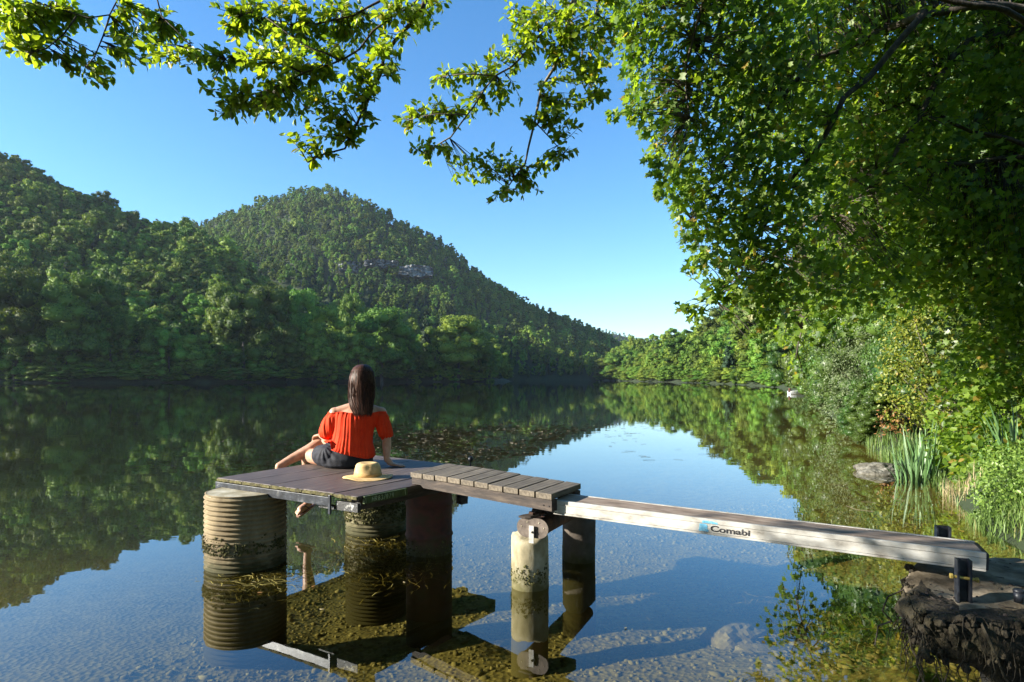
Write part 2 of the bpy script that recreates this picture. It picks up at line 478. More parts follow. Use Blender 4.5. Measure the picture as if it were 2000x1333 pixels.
def sub_mesh(sel, name, mat_, kind):
    q = Q[sel]
    u, inv = np.unique(q.ravel(), return_inverse=True)
    me = mesh_from(name, V[u], inv.reshape(-1, 4), smooth=True)
    o = link(name, me, mat_)
    o['kind'] = kind
    return o
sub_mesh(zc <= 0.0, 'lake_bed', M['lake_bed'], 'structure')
sub_mesh(zc > 0.0, 'hills', M['forest_floor'], 'structure')

# ------------------------------------------------------------------ water
mw, nt, p = new_mat('lake_water')
nt.nodes.remove(p)
ge = nt.nodes.new('ShaderNodeNewGeometry')
dt = nt.nodes.new('ShaderNodeVectorMath'); dt.operation = 'DOT_PRODUCT'
nt.links.new(ge.outputs['Normal'], dt.inputs[0]); nt.links.new(ge.outputs['Incoming'], dt.inputs[1])
def math_node(op, a, b=None):
    n = nt.nodes.new('ShaderNodeMath'); n.operation = op; n.use_clamp = False
    for i_, v_ in enumerate((a, b)):
        if v_ is None: continue
        if isinstance(v_, (int, float)): n.inputs[i_].default_value = v_
        else: nt.links.new(v_, n.inputs[i_])
    return n.outputs[0]
# Schlick reflectance, the same from above and from below (sunlight has to reach the bed)
F0 = 0.055
fres = math_node('ADD', math_node('MULTIPLY', math_node('POWER', math_node('SUBTRACT', 1.0, math_node('ABSOLUTE', dt.outputs['Value'])), 3.7), 1 - F0), F0)
gl = nt.nodes.new('ShaderNodeBsdfGlossy'); gl.inputs['Roughness'].default_value = 0.012; gl.inputs['Color'].default_value = (0.92, 0.95, 0.96, 1)
tr = nt.nodes.new('ShaderNodeBsdfTransparent'); tr.inputs['Color'].default_value = (0.65, 0.62, 0.43, 1)
ms = nt.nodes.new('ShaderNodeMixShader')
tc = nt.nodes.new('ShaderNodeTexCoord')
mp = nt.nodes.new('ShaderNodeMapping'); mp.inputs['Scale'].default_value = (1.0, 2.2, 1.0)
nt.links.new(tc.outputs['Object'], mp.inputs['Vector'])
n1 = nt.nodes.new('ShaderNodeTexNoise'); n1.inputs['Scale'].default_value = 0.9; n1.inputs['Detail'].default_value = 3
nt.links.new(mp.outputs['Vector'], n1.inputs['Vector'])
bp = nt.nodes.new('ShaderNodeBump'); bp.inputs['Strength'].default_value = 0.3; bp.inputs['Distance'].default_value = 0.004
nt.links.new(n1.outputs['Fac'], bp.inputs['Height'])
nt.links.new(bp.outputs['Normal'], gl.inputs['Normal'])
nt.links.new(fres, ms.inputs[0]); nt.links.new(tr.outputs[0], ms.inputs[1]); nt.links.new(gl.outputs[0], ms.inputs[2])
nt.links.new(ms.outputs[0], nt.nodes['Material Output'].inputs['Surface'])
M['water'] = mw
wv = [(3000 * math.sin(2 * math.pi * k / 64), 3000 * math.cos(2 * math.pi * k / 64), 0) for k in range(64)]
wat = link('water', mesh_from('water', wv, [tuple(range(64))[::-1]]), mw); wat['kind'] = 'structure'

# ------------------------------------------------------------------ haze over the valley
hz = MB().box((0, 0, 150 - 2.5), (6400, 6400, 305)).build('haze', None)
hz['kind'] = 'stuff'
mh = bpy.data.materials.new('haze'); mh.use_nodes = True
mh.node_tree.nodes.remove(mh.node_tree.nodes['Principled BSDF'])
pv = mh.node_tree.nodes.new('ShaderNodeVolumePrincipled')
pv.inputs['Color'].default_value = (0.72, 0.84, 1.0, 1)
pv.inputs['Density'].default_value = 0.00006
pv.inputs['Anisotropy'].default_value = 0.2
mh.node_tree.links.new(pv.outputs[0], mh.node_tree.nodes['Material Output'].inputs['Volume'])
hz.data.materials.append(mh)

# ------------------------------------------------------------------ leaf builders
OVATE = (np.array([(0, 0, 0), (.28, .25, .05), (.66, .25, .04), (1, 0, -.07), (.66, -.25, .04), (.28, -.25, .05)], np.float32),
         np.array([(0, 5, 4), (0, 4, 3), (0, 3, 2), (0, 2, 1)]))
_mo = [(0, .06), (.10, .48), (.36, .27), (.72, .52), (.66, .19), (1, 0), (.66, -.19), (.72, -.52), (.36, -.27), (.10, -.48), (0, -.06)]
MAPLE_LEAF = (np.array([(.40, 0, -.03)] + [(a, b, .07 * abs(b) - .05 * a * a) for a, b in _mo], np.float32),
              np.array([(0, i + 2 if i < 10 else 1, i + 1) for i in range(11)]))
DIAMOND = (np.array([(0, 0, 0), (.5, .32, .06), (1, 0, -.05), (.5, -.32, .06)], np.float32), np.array([(0, 3, 2), (0, 2, 1)]))
NARROW = (np.array([(0, 0, 0), (.45, .14, .03), (1, 0, -.05), (.45, -.14, .03)], np.float32), np.array([(0, 3, 2), (0, 2, 1)]))

def unit(a):
    return a / np.maximum(np.linalg.norm(a, axis=-1, keepdims=True), 1e-9)

def leaves_arrays(pos, xdir, nrm, size, tmpl):
    tv, tf = tmpl
    x = unit(xdir); n = unit(nrm - x * (nrm * x).sum(1, keepdims=True)); y = np.cross(n, x)
    P = pos[:, None, :] + size[:, None, None] * (tv[None, :, 0:1] * x[:, None, :] + tv[None, :, 1:2] * y[:, None, :] + tv[None, :, 2:3] * n[:, None, :])
    N, K = len(pos), len(tv)
    F = tf[None] + (np.arange(N) * K)[:, None, None]
    return P.reshape(-1, 3), F.reshape(-1, tf.shape[1])

def leaf_obj(name, pos, xdir, nrm, size, tmpl, material, parent, kind='stuff'):
    v, f = leaves_arrays(pos, xdir, nrm, size, tmpl)
    off = world_loc(parent) if parent is not None else Vector((0, 0, 0))
    v = v - np.array(off)
    me = mesh_from(name, v, f)
    return link(name, me, material, parent, kind, Matrix.Translation(off))

def leaf_parts(pos, xdir, nrm, size, tmpl, material, parent, name='leaf'):
    """each leaf an object sharing one mesh"""
    me = mesh_from(name, tmpl[0], tmpl[1]); me.materials.append(material)
    off = np.array(world_loc(parent))
    x = unit(xdir); n = unit(nrm - x * (nrm * x).sum(1, keepdims=True)); y = np.cross(n, x)
    proto = bpy.data.objects.new(name, me)
    for k in range(len(pos)):
        o = proto if k == 0 else proto.copy()
        col.objects.link(o)
        o.parent = parent
        s = size[k]
        o.matrix_local = Matrix(((x[k][0] * s, y[k][0] * s, n[k][0] * s, pos[k][0] - off[0]),
                                 (x[k][1] * s, y[k][1] * s, n[k][1] * s, pos[k][1] - off[1]),
                                 (x[k][2] * s, y[k][2] * s, n[k][2] * s, pos[k][2] - off[2]), (0, 0, 0, 1)))

def rand_dirs(n, g):
    return unit(g.normal(size=(n, 3)))

# ------------------------------------------------------------------ far trees: crowns of leaf clumps on lobes
def crown_arrays(seed, n_lobes, n_leaf, leaf, shape='round', core=True, z0=0.16):
    """tree of height 1 standing at z=0; crown radius about 0.36"""
    g = np.random.default_rng(seed)
    lob = []
    for k in range(n_lobes):
        if shape == 'cone':
            h = z0 + (1 - z0) * (k + .5) / n_lobes
            rad = 0.22 * (1.02 - h) / (1 - z0) + 0.012
            for q in range(3):
                a = g.uniform(0, 6.28)
                lob.append((math.cos(a) * rad * .55, math.sin(a) * rad * .55, h - 0.02, rad * .62))
        else:
            u = g.uniform(0, 1); h = z0 + .10 + (1 - z0 - .16) * u
            prof = math.sin(math.pi * min(1, max(0, (h - z0 + .08) / (1.04 - z0 + .08)))) ** .7
            if shape == 'tall': prof *= .62
            if shape == 'spread': prof *= 1.25
            a = g.uniform(0, 6.28); rr = .30 * prof * math.sqrt(g.uniform(.12, 1))
            rad = g.uniform(.055, .15) * (0.8 if shape == 'tall' else 1)
            lob.append((math.cos(a) * rr, math.sin(a) * rr, min(h, 1 - rad * .8), rad))
    lob = np.array(lob)
    w = lob[:, 3] ** 2; w /= w.sum()
    idx = g.choice(len(lob), n_leaf, p=w)
    d = rand_dirs(n_leaf, g)
    d[:, 2] = np.where(d[:, 2] < -.35, -d[:, 2], d[:, 2])
    rad = lob[idx, 3] * g.uniform(.80, 1.12, n_leaf)
    pos = lob[idx, :3] + d * rad[:, None] * np.array([1, 1, .85])
    nrm = d + .55 * g.normal(size=d.shape)
    xd = np.cross(nrm, g.normal(size=d.shape)) + np.array([0, 0, -.35])
    size = leaf * g.uniform(.6, 1.3, n_leaf)
    v, f = leaves_arrays(pos - unit(xd) * size[:, None] * .5, xd, nrm, size, DIAMOND)
    vs, fs = [v], [f]; o = len(v)
    if core:
        bm = bmesh.new(); bmesh.ops.create_icosphere(bm, subdivisions=1, radius=1)
        iv = np.array([q.co for q in bm.verts]); bm.verts.index_update(); fi = np.array([[q.index for q in F.verts] for F in bm.faces]); bm.free()
        for l in lob:
            c = iv * l[3] * .80 * np.array([1, 1, .85]) * (1 + .12 * g.normal(size=(len(iv), 1))) + l[:3]
            vs.append(c); fs.append(fi + o); o += len(c)
    return np.concatenate(vs), np.concatenate(fs)

def trunk_arrays(h0, r):
    b = MB(); b.tube([(0, 0, -.06), (0.004, 0, h0 * .5), (0, .004, h0)], [r * 1.3, r, r * .6], n=6)
    return np.array(b.v), b.f

FAR = {}
def far_proto(key, **kw):
    v, f = crown_arrays(**kw)
    me = mesh_from('crown', v, f); me.materials.append(M['far_conifer'] if kw.get('shape') == 'cone' else M['far_leaf'])
    FAR[key] = me
NEARK = ['round_a', 'round_b', 'round_c', 'tall_a', 'spread_a', 'cone_a']
far_proto('round_a', seed=1, n_lobes=34, n_leaf=6500, leaf=.026)
far_proto('round_b', seed=2, n_lobes=26, n_leaf=6500, leaf=.026)
far_proto('round_c', seed=3, n_lobes=42, n_leaf=7000, leaf=.024)
far_proto('tall_a', seed=4, n_lobes=34, n_leaf=5600, leaf=.024, shape='tall', z0=.08)
far_proto('spread_a', seed=5, n_lobes=36, n_leaf=6500, leaf=.026, shape='spread', z0=.03)
far_proto('cone_a', seed=6, n_lobes=16, n_leaf=3000, leaf=.030, shape='cone', z0=.06)
HILLK = []
for s in range(5):
    far_proto('hill_%d' % s, seed=20 + s, n_lobes=18 + 4 * s, n_leaf=1500, leaf=.052, z0=.06, shape=['round', 'spread', 'round', 'tall', 'round'][s]); HILLK.append('hill_%d' % s)
far_proto('hill_cone', seed=31, n_lobes=10, n_leaf=600, leaf=.055, shape='cone', z0=.05)
tv, tf = trunk_arrays(.45, .022)
TRUNK = mesh_from('trunk', tv, tf); TRUNK.materials.append(M['bark'])

def far_tree(name, key, x, y, ztop, width, label, group, cat='tree', trunk=True, rz=None, zb=None):
    for _ in range(12):                                             # stand on land, not in the lake
        if gz(x, y) > .15 or cat == 'bush': break
        x, y, ztop, width = x * 1.015, y * 1.015, ztop * 1.015, width * 1.015
    z = gz(x, y) if zb is None else zb
    h = max(3.0, ztop - z)
    t = thing(name, label, cat, (x, y, z), group)
    c = bpy.data.objects.new('crown', FAR[key]); col.objects.link(c); c.parent = t
    base = .80 if 'round' in key else (.52 if 'tall' in key else (1.0 if 'spread' in key else .46))
    c.scale = (width / base, width / base, h)
    c.rotation_euler.z = random.uniform(0, 6.28) if rz is None else rz
    if trunk:
        k = bpy.data.objects.new('trunk', TRUNK); col.objects.link(k); k.parent = t
        k.scale = (h * .9, h * .9, h)
    return t

# ------------------------------------------------------------------ trees along the far shores: x, y, height of the top, crown width
random.seed(4)
ORD = 'first second third fourth fifth sixth seventh eighth ninth tenth eleventh twelfth thirteenth fourteenth fifteenth sixteenth seventeenth eighteenth nineteenth twentieth twenty-first twenty-second twenty-third twenty-fourth twenty-fifth twenty-sixth twenty-seventh twenty-eighth twenty-ninth thirtieth thirty-first thirty-second thirty-third thirty-fourth thirty-fifth'.split()
SHORE_TREES = [(-181.1, 205, 35.6, 25.6), (-161.7, 200, 38.1, 25.0), (-146.8, 198, 31.1, 19.8), (-144.4, 210, 37.3, 22.8), (-130.8, 200, 21.4, 11.7), (-129.0, 212, 24.1, 15.9), (-114.5, 205, 18.5, 13.7), (-106.6, 208, 16.2, 12.1), (-113.6, 240, 39.1, 12.0), (-101.5, 232, 33.4, 21.3), (-96.0, 245, 38.2, 22.5), (-86.5, 250, 37.9, 18.8), (-75.0, 250, 30.6, 20.8), (-78.0, 240, 23.5, 14.0), (-73.6, 285, 40.7, 14.2), (-63.8, 255, 20.6, 14.9), (-57.4, 270, 33.0, 27.0), (-45.8, 268, 21.6, 15.6), (-42.0, 300, 37.0, 9.5), (-35.1, 305, 36.3, 8.6), (-34.8, 278, 24.6, 16.2), (-24.9, 285, 30.5, 26.1), (-15.7, 290, 23.2, 16.9), (-10.5, 292, 16.1, 9.7), (-86.2, 235, 17.1, 13.7), (-98.5, 215, 12.2, 10.8), (-92.5, 222, 10.7, 11.1), (-116.0, 196, 9.6, 9.8), (-137.8, 190, 14.1, 11.1), (-147.3, 188, 15.5, 11.0), (-156.7, 188, 17.1, 11.0), (-69.4, 245, 11.7, 10.2), (-48.0, 262, 10.2, 9.8), (-35.7, 268, 9.3, 10.1)]
RIGHT_TREES = [(70.5, 470, 17.2, 19.6), (71.7, 430, 19.5, 19.7), (75.4, 390, 19.7, 16.2), (76.4, 350, 16.1, 17.5), (76.2, 310, 14.4, 15.5), (74.2, 270, 12.7, 15.8), (73.0, 240, 11.5, 14.0), (70.0, 210, 8.4, 12.2), (66.0, 180, 7.4, 12.0), (60.0, 150, 7.7, 11.2), (54.2, 125, 5.6, 9.4), (69.7, 440, 10.7, 14.7), (70.4, 345, 8.7, 14.4), (69.8, 270, 7.1, 12.4), (65.8, 205, 4.5, 9.4), (59.4, 155, 3.4, 7.8), (45.8, 100, 6.4, 7.5), (52.1, 125, 1.9, 5.2), (47.7, 108, 2.8, 4.5)]
SHORE_LOOK = {
 0: ('round_c', 'dark broad tree on the far shore at the left edge of the picture'),
 1: ('round_a', 'tall dark tree on the far shore, second from the left edge'),
 3: ('round_b', 'large dark tree on the far shore above the pale bushy willow'),
 4: ('spread_a', 'small pale willow on the far shore beside a larger bushy one'),
 5: ('spread_a', 'large pale bushy willow low on the far left shore'),
 6: ('spread_a', 'low pale bush between the big willow and the tall poplar'),
 8: ('tall_a', 'tallest pale narrow poplar on the far left shore'),
 9: ('round_c', 'dark round tree right beside the tall pale poplar'),
 12: ('round_b', 'pale green tree above and left of the seated person'),
 14: ('round_a', 'small dark tree standing behind the seated person'),
 16: ('round_a', 'broad rounded light green tree right above the person on the dock'),
 18: ('cone_a', 'dark conifer rising from the far shore, the wider of two'),
 19: ('cone_a', 'dark conifer rising from the far shore, the narrower of two'),
 21: ('round_c', 'broad rounded green tree at the right end of the left shore wood'),
 23: ('round_b', 'last small tree at the tip of the wooded left shore'),
}
rank_l = {k: i for i, k in enumerate(sorted(range(len(SHORE_TREES)), key=lambda k: SHORE_TREES[k][0] / SHORE_TREES[k][1]))}
for k, (x, y, zt, w) in enumerate(SHORE_TREES):
    key, lab = SHORE_LOOK.get(k, (random.choice(['round_a', 'round_b', 'round_c', 'spread_a']), None))
    con = key == 'cone_a'
    far_tree('conifer' if con else 'broadleaf_tree', key, x, y, zt, w * (1.0 if con else 1.12), lab or 'rounded green tree, %s from the left end of the row along the far left shore' % ORD[rank_l[k]],
             'trees along the far left shore', rz=random.uniform(0, 6.28))
RIGHT_LOOK = {
 0: ('round_a', 'pale tree at the very tip of the right shore wood'),
 8: ('round_b', 'bright green round tree near the white boat, on the right shore'),
}
rank_r = {k: i for i, k in enumerate(sorted(range(len(RIGHT_TREES)), key=lambda k: RIGHT_TREES[k][0] / RIGHT_TREES[k][1]))}
for k, (x, y, zt, w) in enumerate(RIGHT_TREES):
    key, lab = RIGHT_LOOK.get(k, (random.choice(['round_a', 'round_b', 'round_c', 'spread_a']), None))
    far_tree('broadleaf_tree', key, x, y, zt, w * 1.1, lab or 'rounded green tree, %s from the far tip of the right shore wood' % ORD[rank_r[k]],
             'trees along the far right shore', rz=random.uniform(0, 6.28))

# waterside thicket: low bushes closing the foot of the woods
def shore_xy(bearing, layer, inland=0.0):
    """point on the real waterline at this bearing, a little inland of it"""
    T = _L[layer]
    r0 = math.exp(np.interp(bearing, T[:, 0], np.log(T[:, 1])))
    rr_s = np.linspace(r0 * .93, r0 * 1.08, 120); zz_s = ground_z(rr_s * math.sin(R(bearing)), rr_s * math.cos(R(bearing)))
    hit = np.nonzero(zz_s > 0)[0]
    r = (rr_s[hit[0]] if len(hit) else r0) + inland
    return r * math.sin(R(bearing)), r * math.cos(R(bearing)), r
n_b = 0
for b in np.arange(-43, -2.0, .80):
    x, y, r = shore_xy(b + random.uniform(-.3, .3), 'A', random.uniform(-.5, 1.5))
    h = random.uniform(3.5, 8)
    far_tree('waterside_bush', random.choice(['spread_a', 'round_a', 'round_c']), x, y, gz(x, y) + h, random.uniform(7, 12),
             'dark bush at the foot of the wood along the far left waterline', 'bushes along the far left waterline', cat='bush', trunk=False)
for b in np.concatenate([np.arange(8.2, 14, .30), np.arange(14, 24.5, .42)]):
    x, y, r = shore_xy(b + random.uniform(-.2, .2), 'D', random.uniform(-.5, .8))
    h = random.uniform(.010, .022) * r + 1.2
    far_tree('waterside_bush', random.choice(['spread_a', 'round_a', 'round_c']), x, y, gz(x, y) + h, random.uniform(.02, .035) * r + 1.5,
             'green bush at the foot of the wood along the far right waterline', 'bushes along the far right waterline', cat='bush', trunk=False)

# the woods on the hillsides
g = np.random.default_rng(12)
sp = 6.0
gx, gy = np.meshgrid(np.arange(-1000, 1000, sp), np.arange(60, 1100, sp))
gx = (gx + g.uniform(-.48, .48, gx.shape) * sp).ravel(); gy = (gy + g.uniform(-.48, .48, gy.shape) * sp).ravel()
rr_ = np.hypot(gx, gy)
keep = (np.abs(np.degrees(np.arctan2(gx, gy))) < 45) & (g.uniform(size=gx.shape) < np.clip(1.15 - rr_ / 2600, .6, 1))
gx, gy = gx[keep], gy[keep]
gx2, gy2 = np.meshgrid(np.arange(-60, 600, 16.0), np.arange(1250, 1850, 16.0))
gx = np.concatenate([gx, (gx2 + g.uniform(-7, 7, gx2.shape)).ravel()]); gy = np.concatenate([gy, (gy2 + g.uniform(-7, 7, gy2.shape)).ravel()])
zz = ground_z(gx, gy)
keep = (zz > .7) & ~((gx / gy > .45) & (np.hypot(gx, gy) < 75))
gx, gy, zz = gx[keep], gy[keep], zz[keep]
rr_ = np.hypot(gx, gy)
hh = (6.5 + g.gamma(3.2, 1.55, gx.shape)) * np.clip(1.0 - (rr_ - 350) / 2400, .78, 1.0)
hh = np.where((gx > 5) & (rr_ < 130), hh * .6, hh)
vis = np.ones(gx.shape, bool)
for f in np.linspace(.35, .97, 22):
    vis &= (ground_z(gx * f, gy * f) - CAM_Z) / (rr_ * f) < (zz + hh * 1.1 - CAM_Z) / rr_
gx, gy, zz, rr_, hh = gx[vis], gy[vis], zz[vis], rr_[vis], hh[vis]
app = hh / rr_
infr = np.abs(gx / gy) < .84
near_r = (gx / gy > .44)
order = np.argsort(-(app * infr * ~near_r))
first = order[:170]
con_f = g.uniform(size=gx.shape) < .05
for k in first:
    con = con_f[k]
    side = 'right' if gx[k] > 0 else 'left'
    o = bpy.data.objects.new('conifer' if con else 'broadleaf_tree', FAR['hill_cone' if con else HILLK[k % 5]])
    col.objects.link(o)
    o.location = (gx[k], gy[k], zz[k] - .5)
    w = hh[k] * g.uniform(.85, 1.2) * (.75 if con else 1.0)
    o.scale = (w, w, hh[k]); o.rotation_euler.z = g.uniform(0, 6.28)
    uu = gx[k] / gy[k]
    band = 'low' if zz[k] < 22 else ('halfway up' if zz[k] < 70 else 'high')
    spot = ('near the left edge' if uu < -.6 else 'left of the pointed hill' if uu < -.38 else 'below the pointed hill') if side == 'left' else ('near the far tip' if uu < .2 else 'in the middle of the wood' if uu < .33 else 'close to the maple')
    tag(o, ('dark conifer %s on the %s hillside, %s' if con else 'broadleaf tree %s on the wooded %s hillside, %s') % (band, side, spot),
        'tree', 'trees of the wood on the %s hillside' % side)

def forest(name, label, sel):
    me = bpy.data.meshes.new(name)
    pts = np.stack([gx[sel], gy[sel], zz[sel] - .5], -1)
    me.vertices.add(len(pts)); me.vertices.foreach_set('co', pts.astype(np.float32).ravel())
    a = me.attributes.new('wid', 'FLOAT', 'POINT'); a.data.foreach_set('value', (hh[sel] * g.uniform(.75, 1.15, sel.sum())).astype(np.float32))
    a = me.attributes.new('hgt', 'FLOAT', 'POINT'); a.data.foreach_set('value', hh[sel].astype(np.float32))
    a = me.attributes.new('pick', 'INT', 'POINT'); a.data.foreach_set('value', np.where(con_f[sel], 5, g.integers(0, 5, sel.sum())).astype(np.int32))
    a = me.attributes.new('turn', 'FLOAT', 'POINT'); a.data.foreach_set('value', g.uniform(0, 6.28, sel.sum()).astype(np.float32))
    o = link(name, me, None); tag(o, label, 'forest', None, 'stuff')
    ng = bpy.data.node_groups.new(name, 'GeometryNodeTree')
    ng.interface.new_socket('Geometry', in_out='INPUT', socket_type='NodeSocketGeometry')
    ng.interface.new_socket('Geometry', in_out='OUTPUT', socket_type='NodeSocketGeometry')
    gi = ng.nodes.new('NodeGroupInput'); go = ng.nodes.new('NodeGroupOutput')
    ip = ng.nodes.new('GeometryNodeInstanceOnPoints'); ci = ng.nodes.new('GeometryNodeCollectionInfo')
    ci.inputs['Collection'].default_value = PROTO; ci.inputs['Separate Children'].default_value = True; ci.inputs['Reset Children'].default_value = True
    def attr(nm, ty):
        n = ng.nodes.new('GeometryNodeInputNamedAttribute'); n.data_type = ty; n.inputs['Name'].default_value = nm; return n
    aw, ah, ap, at = attr('wid', 'FLOAT'), attr('hgt', 'FLOAT'), attr('pick', 'INT'), attr('turn', 'FLOAT')
    cs = ng.nodes.new('ShaderNodeCombineXYZ'); cr = ng.nodes.new('ShaderNodeCombineXYZ')
    ng.links.new(aw.outputs['Attribute'], cs.inputs[0]); ng.links.new(aw.outputs['Attribute'], cs.inputs[1]); ng.links.new(ah.outputs['Attribute'], cs.inputs[2])
    ng.links.new(at.outputs['Attribute'], cr.inputs[2])
    ip.inputs['Pick Instance'].default_value = True
    ng.links.new(gi.outputs[0], ip.inputs['Points']); ng.links.new(ci.outputs[0], ip.inputs['Instance'])
    ng.links.new(ap.outputs['Attribute'], ip.inputs['Instance Index']); ng.links.new(cr.outputs[0], ip.inputs['Rotation']); ng.links.new(cs.outputs[0], ip.inputs['Scale'])
    ng.links.new(ip.outputs[0], go.inputs[0])
    md = o.modifiers.new('trees', 'NODES'); md.node_group = ng
PROTO = bpy.data.collections.new('wood_trees')
for q, k in enumerate(HILLK + ['hill_cone']):
    PROTO.objects.link(bpy.data.objects.new('wood_tree_%d' % q, FAR[k]))
rest = np.ones(gx.shape, bool); rest[first] = False
print('forest', len(gx))
forest('left_forest', 'dense deciduous wood covering the far left hillside', rest & (gx <= 0) & (rr_ < 560))
forest('hill_forest', 'dense wood covering the pointed hill beyond the lake', rest & (rr_ >= 540) & ((gx <= 0) | (rr_ >= 540)))
forest('right_forest', 'sunlit wood rising behind the right shore', rest & (gx > 0) & (rr_ < 540))

# pale limestone faces on the shaded flank of the pointed hill
def cliff(x, y, z, w, h, seed, label):
    gg = np.random.default_rng(seed)
    nx, nz = 14, 9
    rings = []
    V_, F_ = [], []
    d = Vector((x, y, 0)).normalized(); rt = Vector((d.y, -d.x, 0))
    for layer in (0, 1):
        for i in range(nx):
            for j in range(nz):
                u_ = (i / (nx - 1) - .5); v_ = j / (nz - 1)
                edge = 1 - .35 * abs(u_) * 2
                off = (0 if layer else 14) + (gg.uniform(-2.2, 2.2) if layer == 0 else 0)
                pt = Vector((x, y, z)) + rt * (u_ * w + gg.uniform(-1, 1)) + Vector((0, 0, (v_ - .5) * h * edge + gg.uniform(-1, 1))) - d * off
                V_.append(pt)
    n = nx * nz
    for i in range(nx - 1):
        for j in range(nz - 1):
            a = i * nz + j
            F_.append((a, a + nz, a + nz + 1, a + 1)); F_.append((n + a, n + a + 1, n + a + nz + 1, n + a + nz))
    for i in range(nx - 1):
        a = i * nz; F_.append((a, n + a, n + a + nz, a + nz)); a = i * nz + nz - 1; F_.append((a, a + nz, n + a + nz, n + a))
    for j in range(nz - 1):
        a = j; F_.append((a, a + 1, n + a + 1, n + a)); a = (nx - 1) * nz + j; F_.append((a, n + a, n + a + 1, a + 1))
    m = MB(); m.add(V_, F_)
    o = m.build('cliff', M['limestone'])
    tag(o, label, 'cliff', 'limestone faces on the pointed hill')
M['limestone'] = surf('limestone', [(0.35, (0.03, 0.035, 0.03)), (0.5, (0.14, 0.14, 0.14)), (0.7, (0.32, 0.32, 0.31))], scale=.22, stretch=(1, 1, .5), rough=.9, bump=.8, bscale=.8, bdist=1.0)

# ================================================================== the dock
random.seed(9)
M['deck_wood'] = surf('deck_wood', [(0.25, (0.026, 0.018, 0.015)), (0.48, (0.085, 0.062, 0.052)), (0.60, (0.125, 0.095, 0.08)), (0.75, (0.21, 0.165, 0.14))], scale=5, stretch=(0.7, 6, 6), rough=0.42, rough2=0.75, bump=0.35, bscale=16, bdist=0.004, island=0.16)
M['mossy_edge'] = surf('mossy_edge', [(0.35, (0.035, 0.028, 0.014)), (0.5, (0.095, 0.085, 0.026)), (0.7, (0.18, 0.155, 0.07))], scale=22, rough=0.9, bump=0.9, bscale=70, bdist=0.006)
M['step_wood'] = surf('step_wood', [(0.28, (0.045, 0.033, 0.022)), (0.5, (0.140, 0.112, 0.078)), (0.74, (0.25, 0.21, 0.155))], scale=6, stretch=(0.6, 7, 7), rough=0.75, bump=0.5, bscale=20, bdist=0.004, island=0.22)
M['dark_beam'] = surf('dark_beam', [(0.3, (0.010, 0.008, 0.007)), (0.52, (0.042, 0.030, 0.024)), (0.72, (0.10, 0.075, 0.055))], scale=6, stretch=(1, 6, 6), rough=0.8, bump=0.5, bscale=24, bdist=0.004)
M['black_steel'] = surf('black_steel', [(0.4, (0.010, 0.012, 0.017)), (0.58, (0.035, 0.040, 0.052)), (0.75, (0.13, 0.13, 0.13))], scale=16, rough=0.42, bump=0.25, metal=0.25, bdist=0.002)
M['worn_black'] = surf('worn_black', [(0.42, (0.006, 0.006, 0.007)), (0.56, (0.02, 0.02, 0.022)), (0.64, (0.35, 0.35, 0.34)), (0.8, (0.55, 0.55, 0.54))], scale=26, detail=3, rough=0.55, bump=0.3)
M['board_green'] = surf('board_green', [(0.3, (0.018, 0.034, 0.008)), (0.6, (0.050, 0.080, 0.018)), (0.8, (0.08, 0.105, 0.03))], scale=18, rough=0.7, bump=0.2)
M['chalk'] = surf('chalk', [(0.3, (0.26, 0.31, 0.15)), (0.6, (0.46, 0.50, 0.32))], scale=60, rough=0.9, bump=0.0)
M['rust'] = surf('rust', [(0.3, (0.018, 0.010, 0.008)), (0.5, (0.085, 0.035, 0.02)), (0.72, (0.20, 0.085, 0.04))], scale=15, rough=0.85, bump=0.5, bdist=0.004)
M['red_rust'] = surf('red_rust', [(0.3, (0.016, 0.008, 0.006)), (0.5, (0.070, 0.018, 0.013)), (0.62, (0.042, 0.022, 0.010)), (0.8, (0.040, 0.034, 0.014))], scale=7, rough=0.75, bump=0.4, bdist=0.004)

A_, B_, C_, D_ = (-2.27, 4.738), (-1.0, 3.984), (-.14, 5.18), (-1.45, 6.2)
DZ = 0.60
def lerp(p, q, t): return tuple(a + (b - a) * t for a, b in zip(p, q))

dock = thing('bathing_dock', 'weathered plank dock platform with a green number board, standing on drums in the lake', 'dock', (-1.2, 5.0, 0.5))
ts = [0, .205, .42, .65, .853, 1.0]
for k in range(5):
    g0 = .0016 if k else 0; g1 = .0016 if k < 4 else 0
    f0, f1 = lerp(A_, B_, ts[k] + g0), lerp(A_, B_, ts[k + 1] - g1)
    b0, b1 = lerp(D_, C_, ts[k] + g0), lerp(D_, C_, ts[k + 1] - g1)
    dz = random.uniform(-.002, .002)
    mb_ = MB().quadprism([f0, f1, b1, b0], DZ - .027 + dz, DZ + dz, bev=.003)
    mb_.build('plank', M['deck_wood'], dock, frame=frame_of((*f0, DZ), Vector((*b0, 0)) - Vector((*f0, 0))))
ab = Vector((B_[0] - A_[0], B_[1] - A_[1], 0)).normalized(); ab_n = Vector((ab.y, -ab.x, 0))     # outward, towards the shore
bc = Vector((C_[0] - B_[0], C_[1] - B_[1], 0)).normalized(); bc_n = Vector((bc.y, -bc.x, 0))
# mossy end grain along the front edge
m_ = MB()
for k in range(5):
    p0, p1 = lerp(A_, B_, ts[k] + .003), lerp(A_, B_, ts[k + 1] - .003)
    n = 16
    for q in range(n):
        a = Vector((*lerp(p0, p1, (q + .5) / n), 0)) + ab_n * .004
        m_.box((a.x, a.y, DZ - .0135 + random.uniform(-.002, .002)), (.022, .010 + random.uniform(0, .004), .021 + random.uniform(-.004, .004)), rz=math.atan2(ab.y, ab.x), bev=.003)
m_.build('mossy_edge', M['mossy_edge'], dock, kind='stuff')
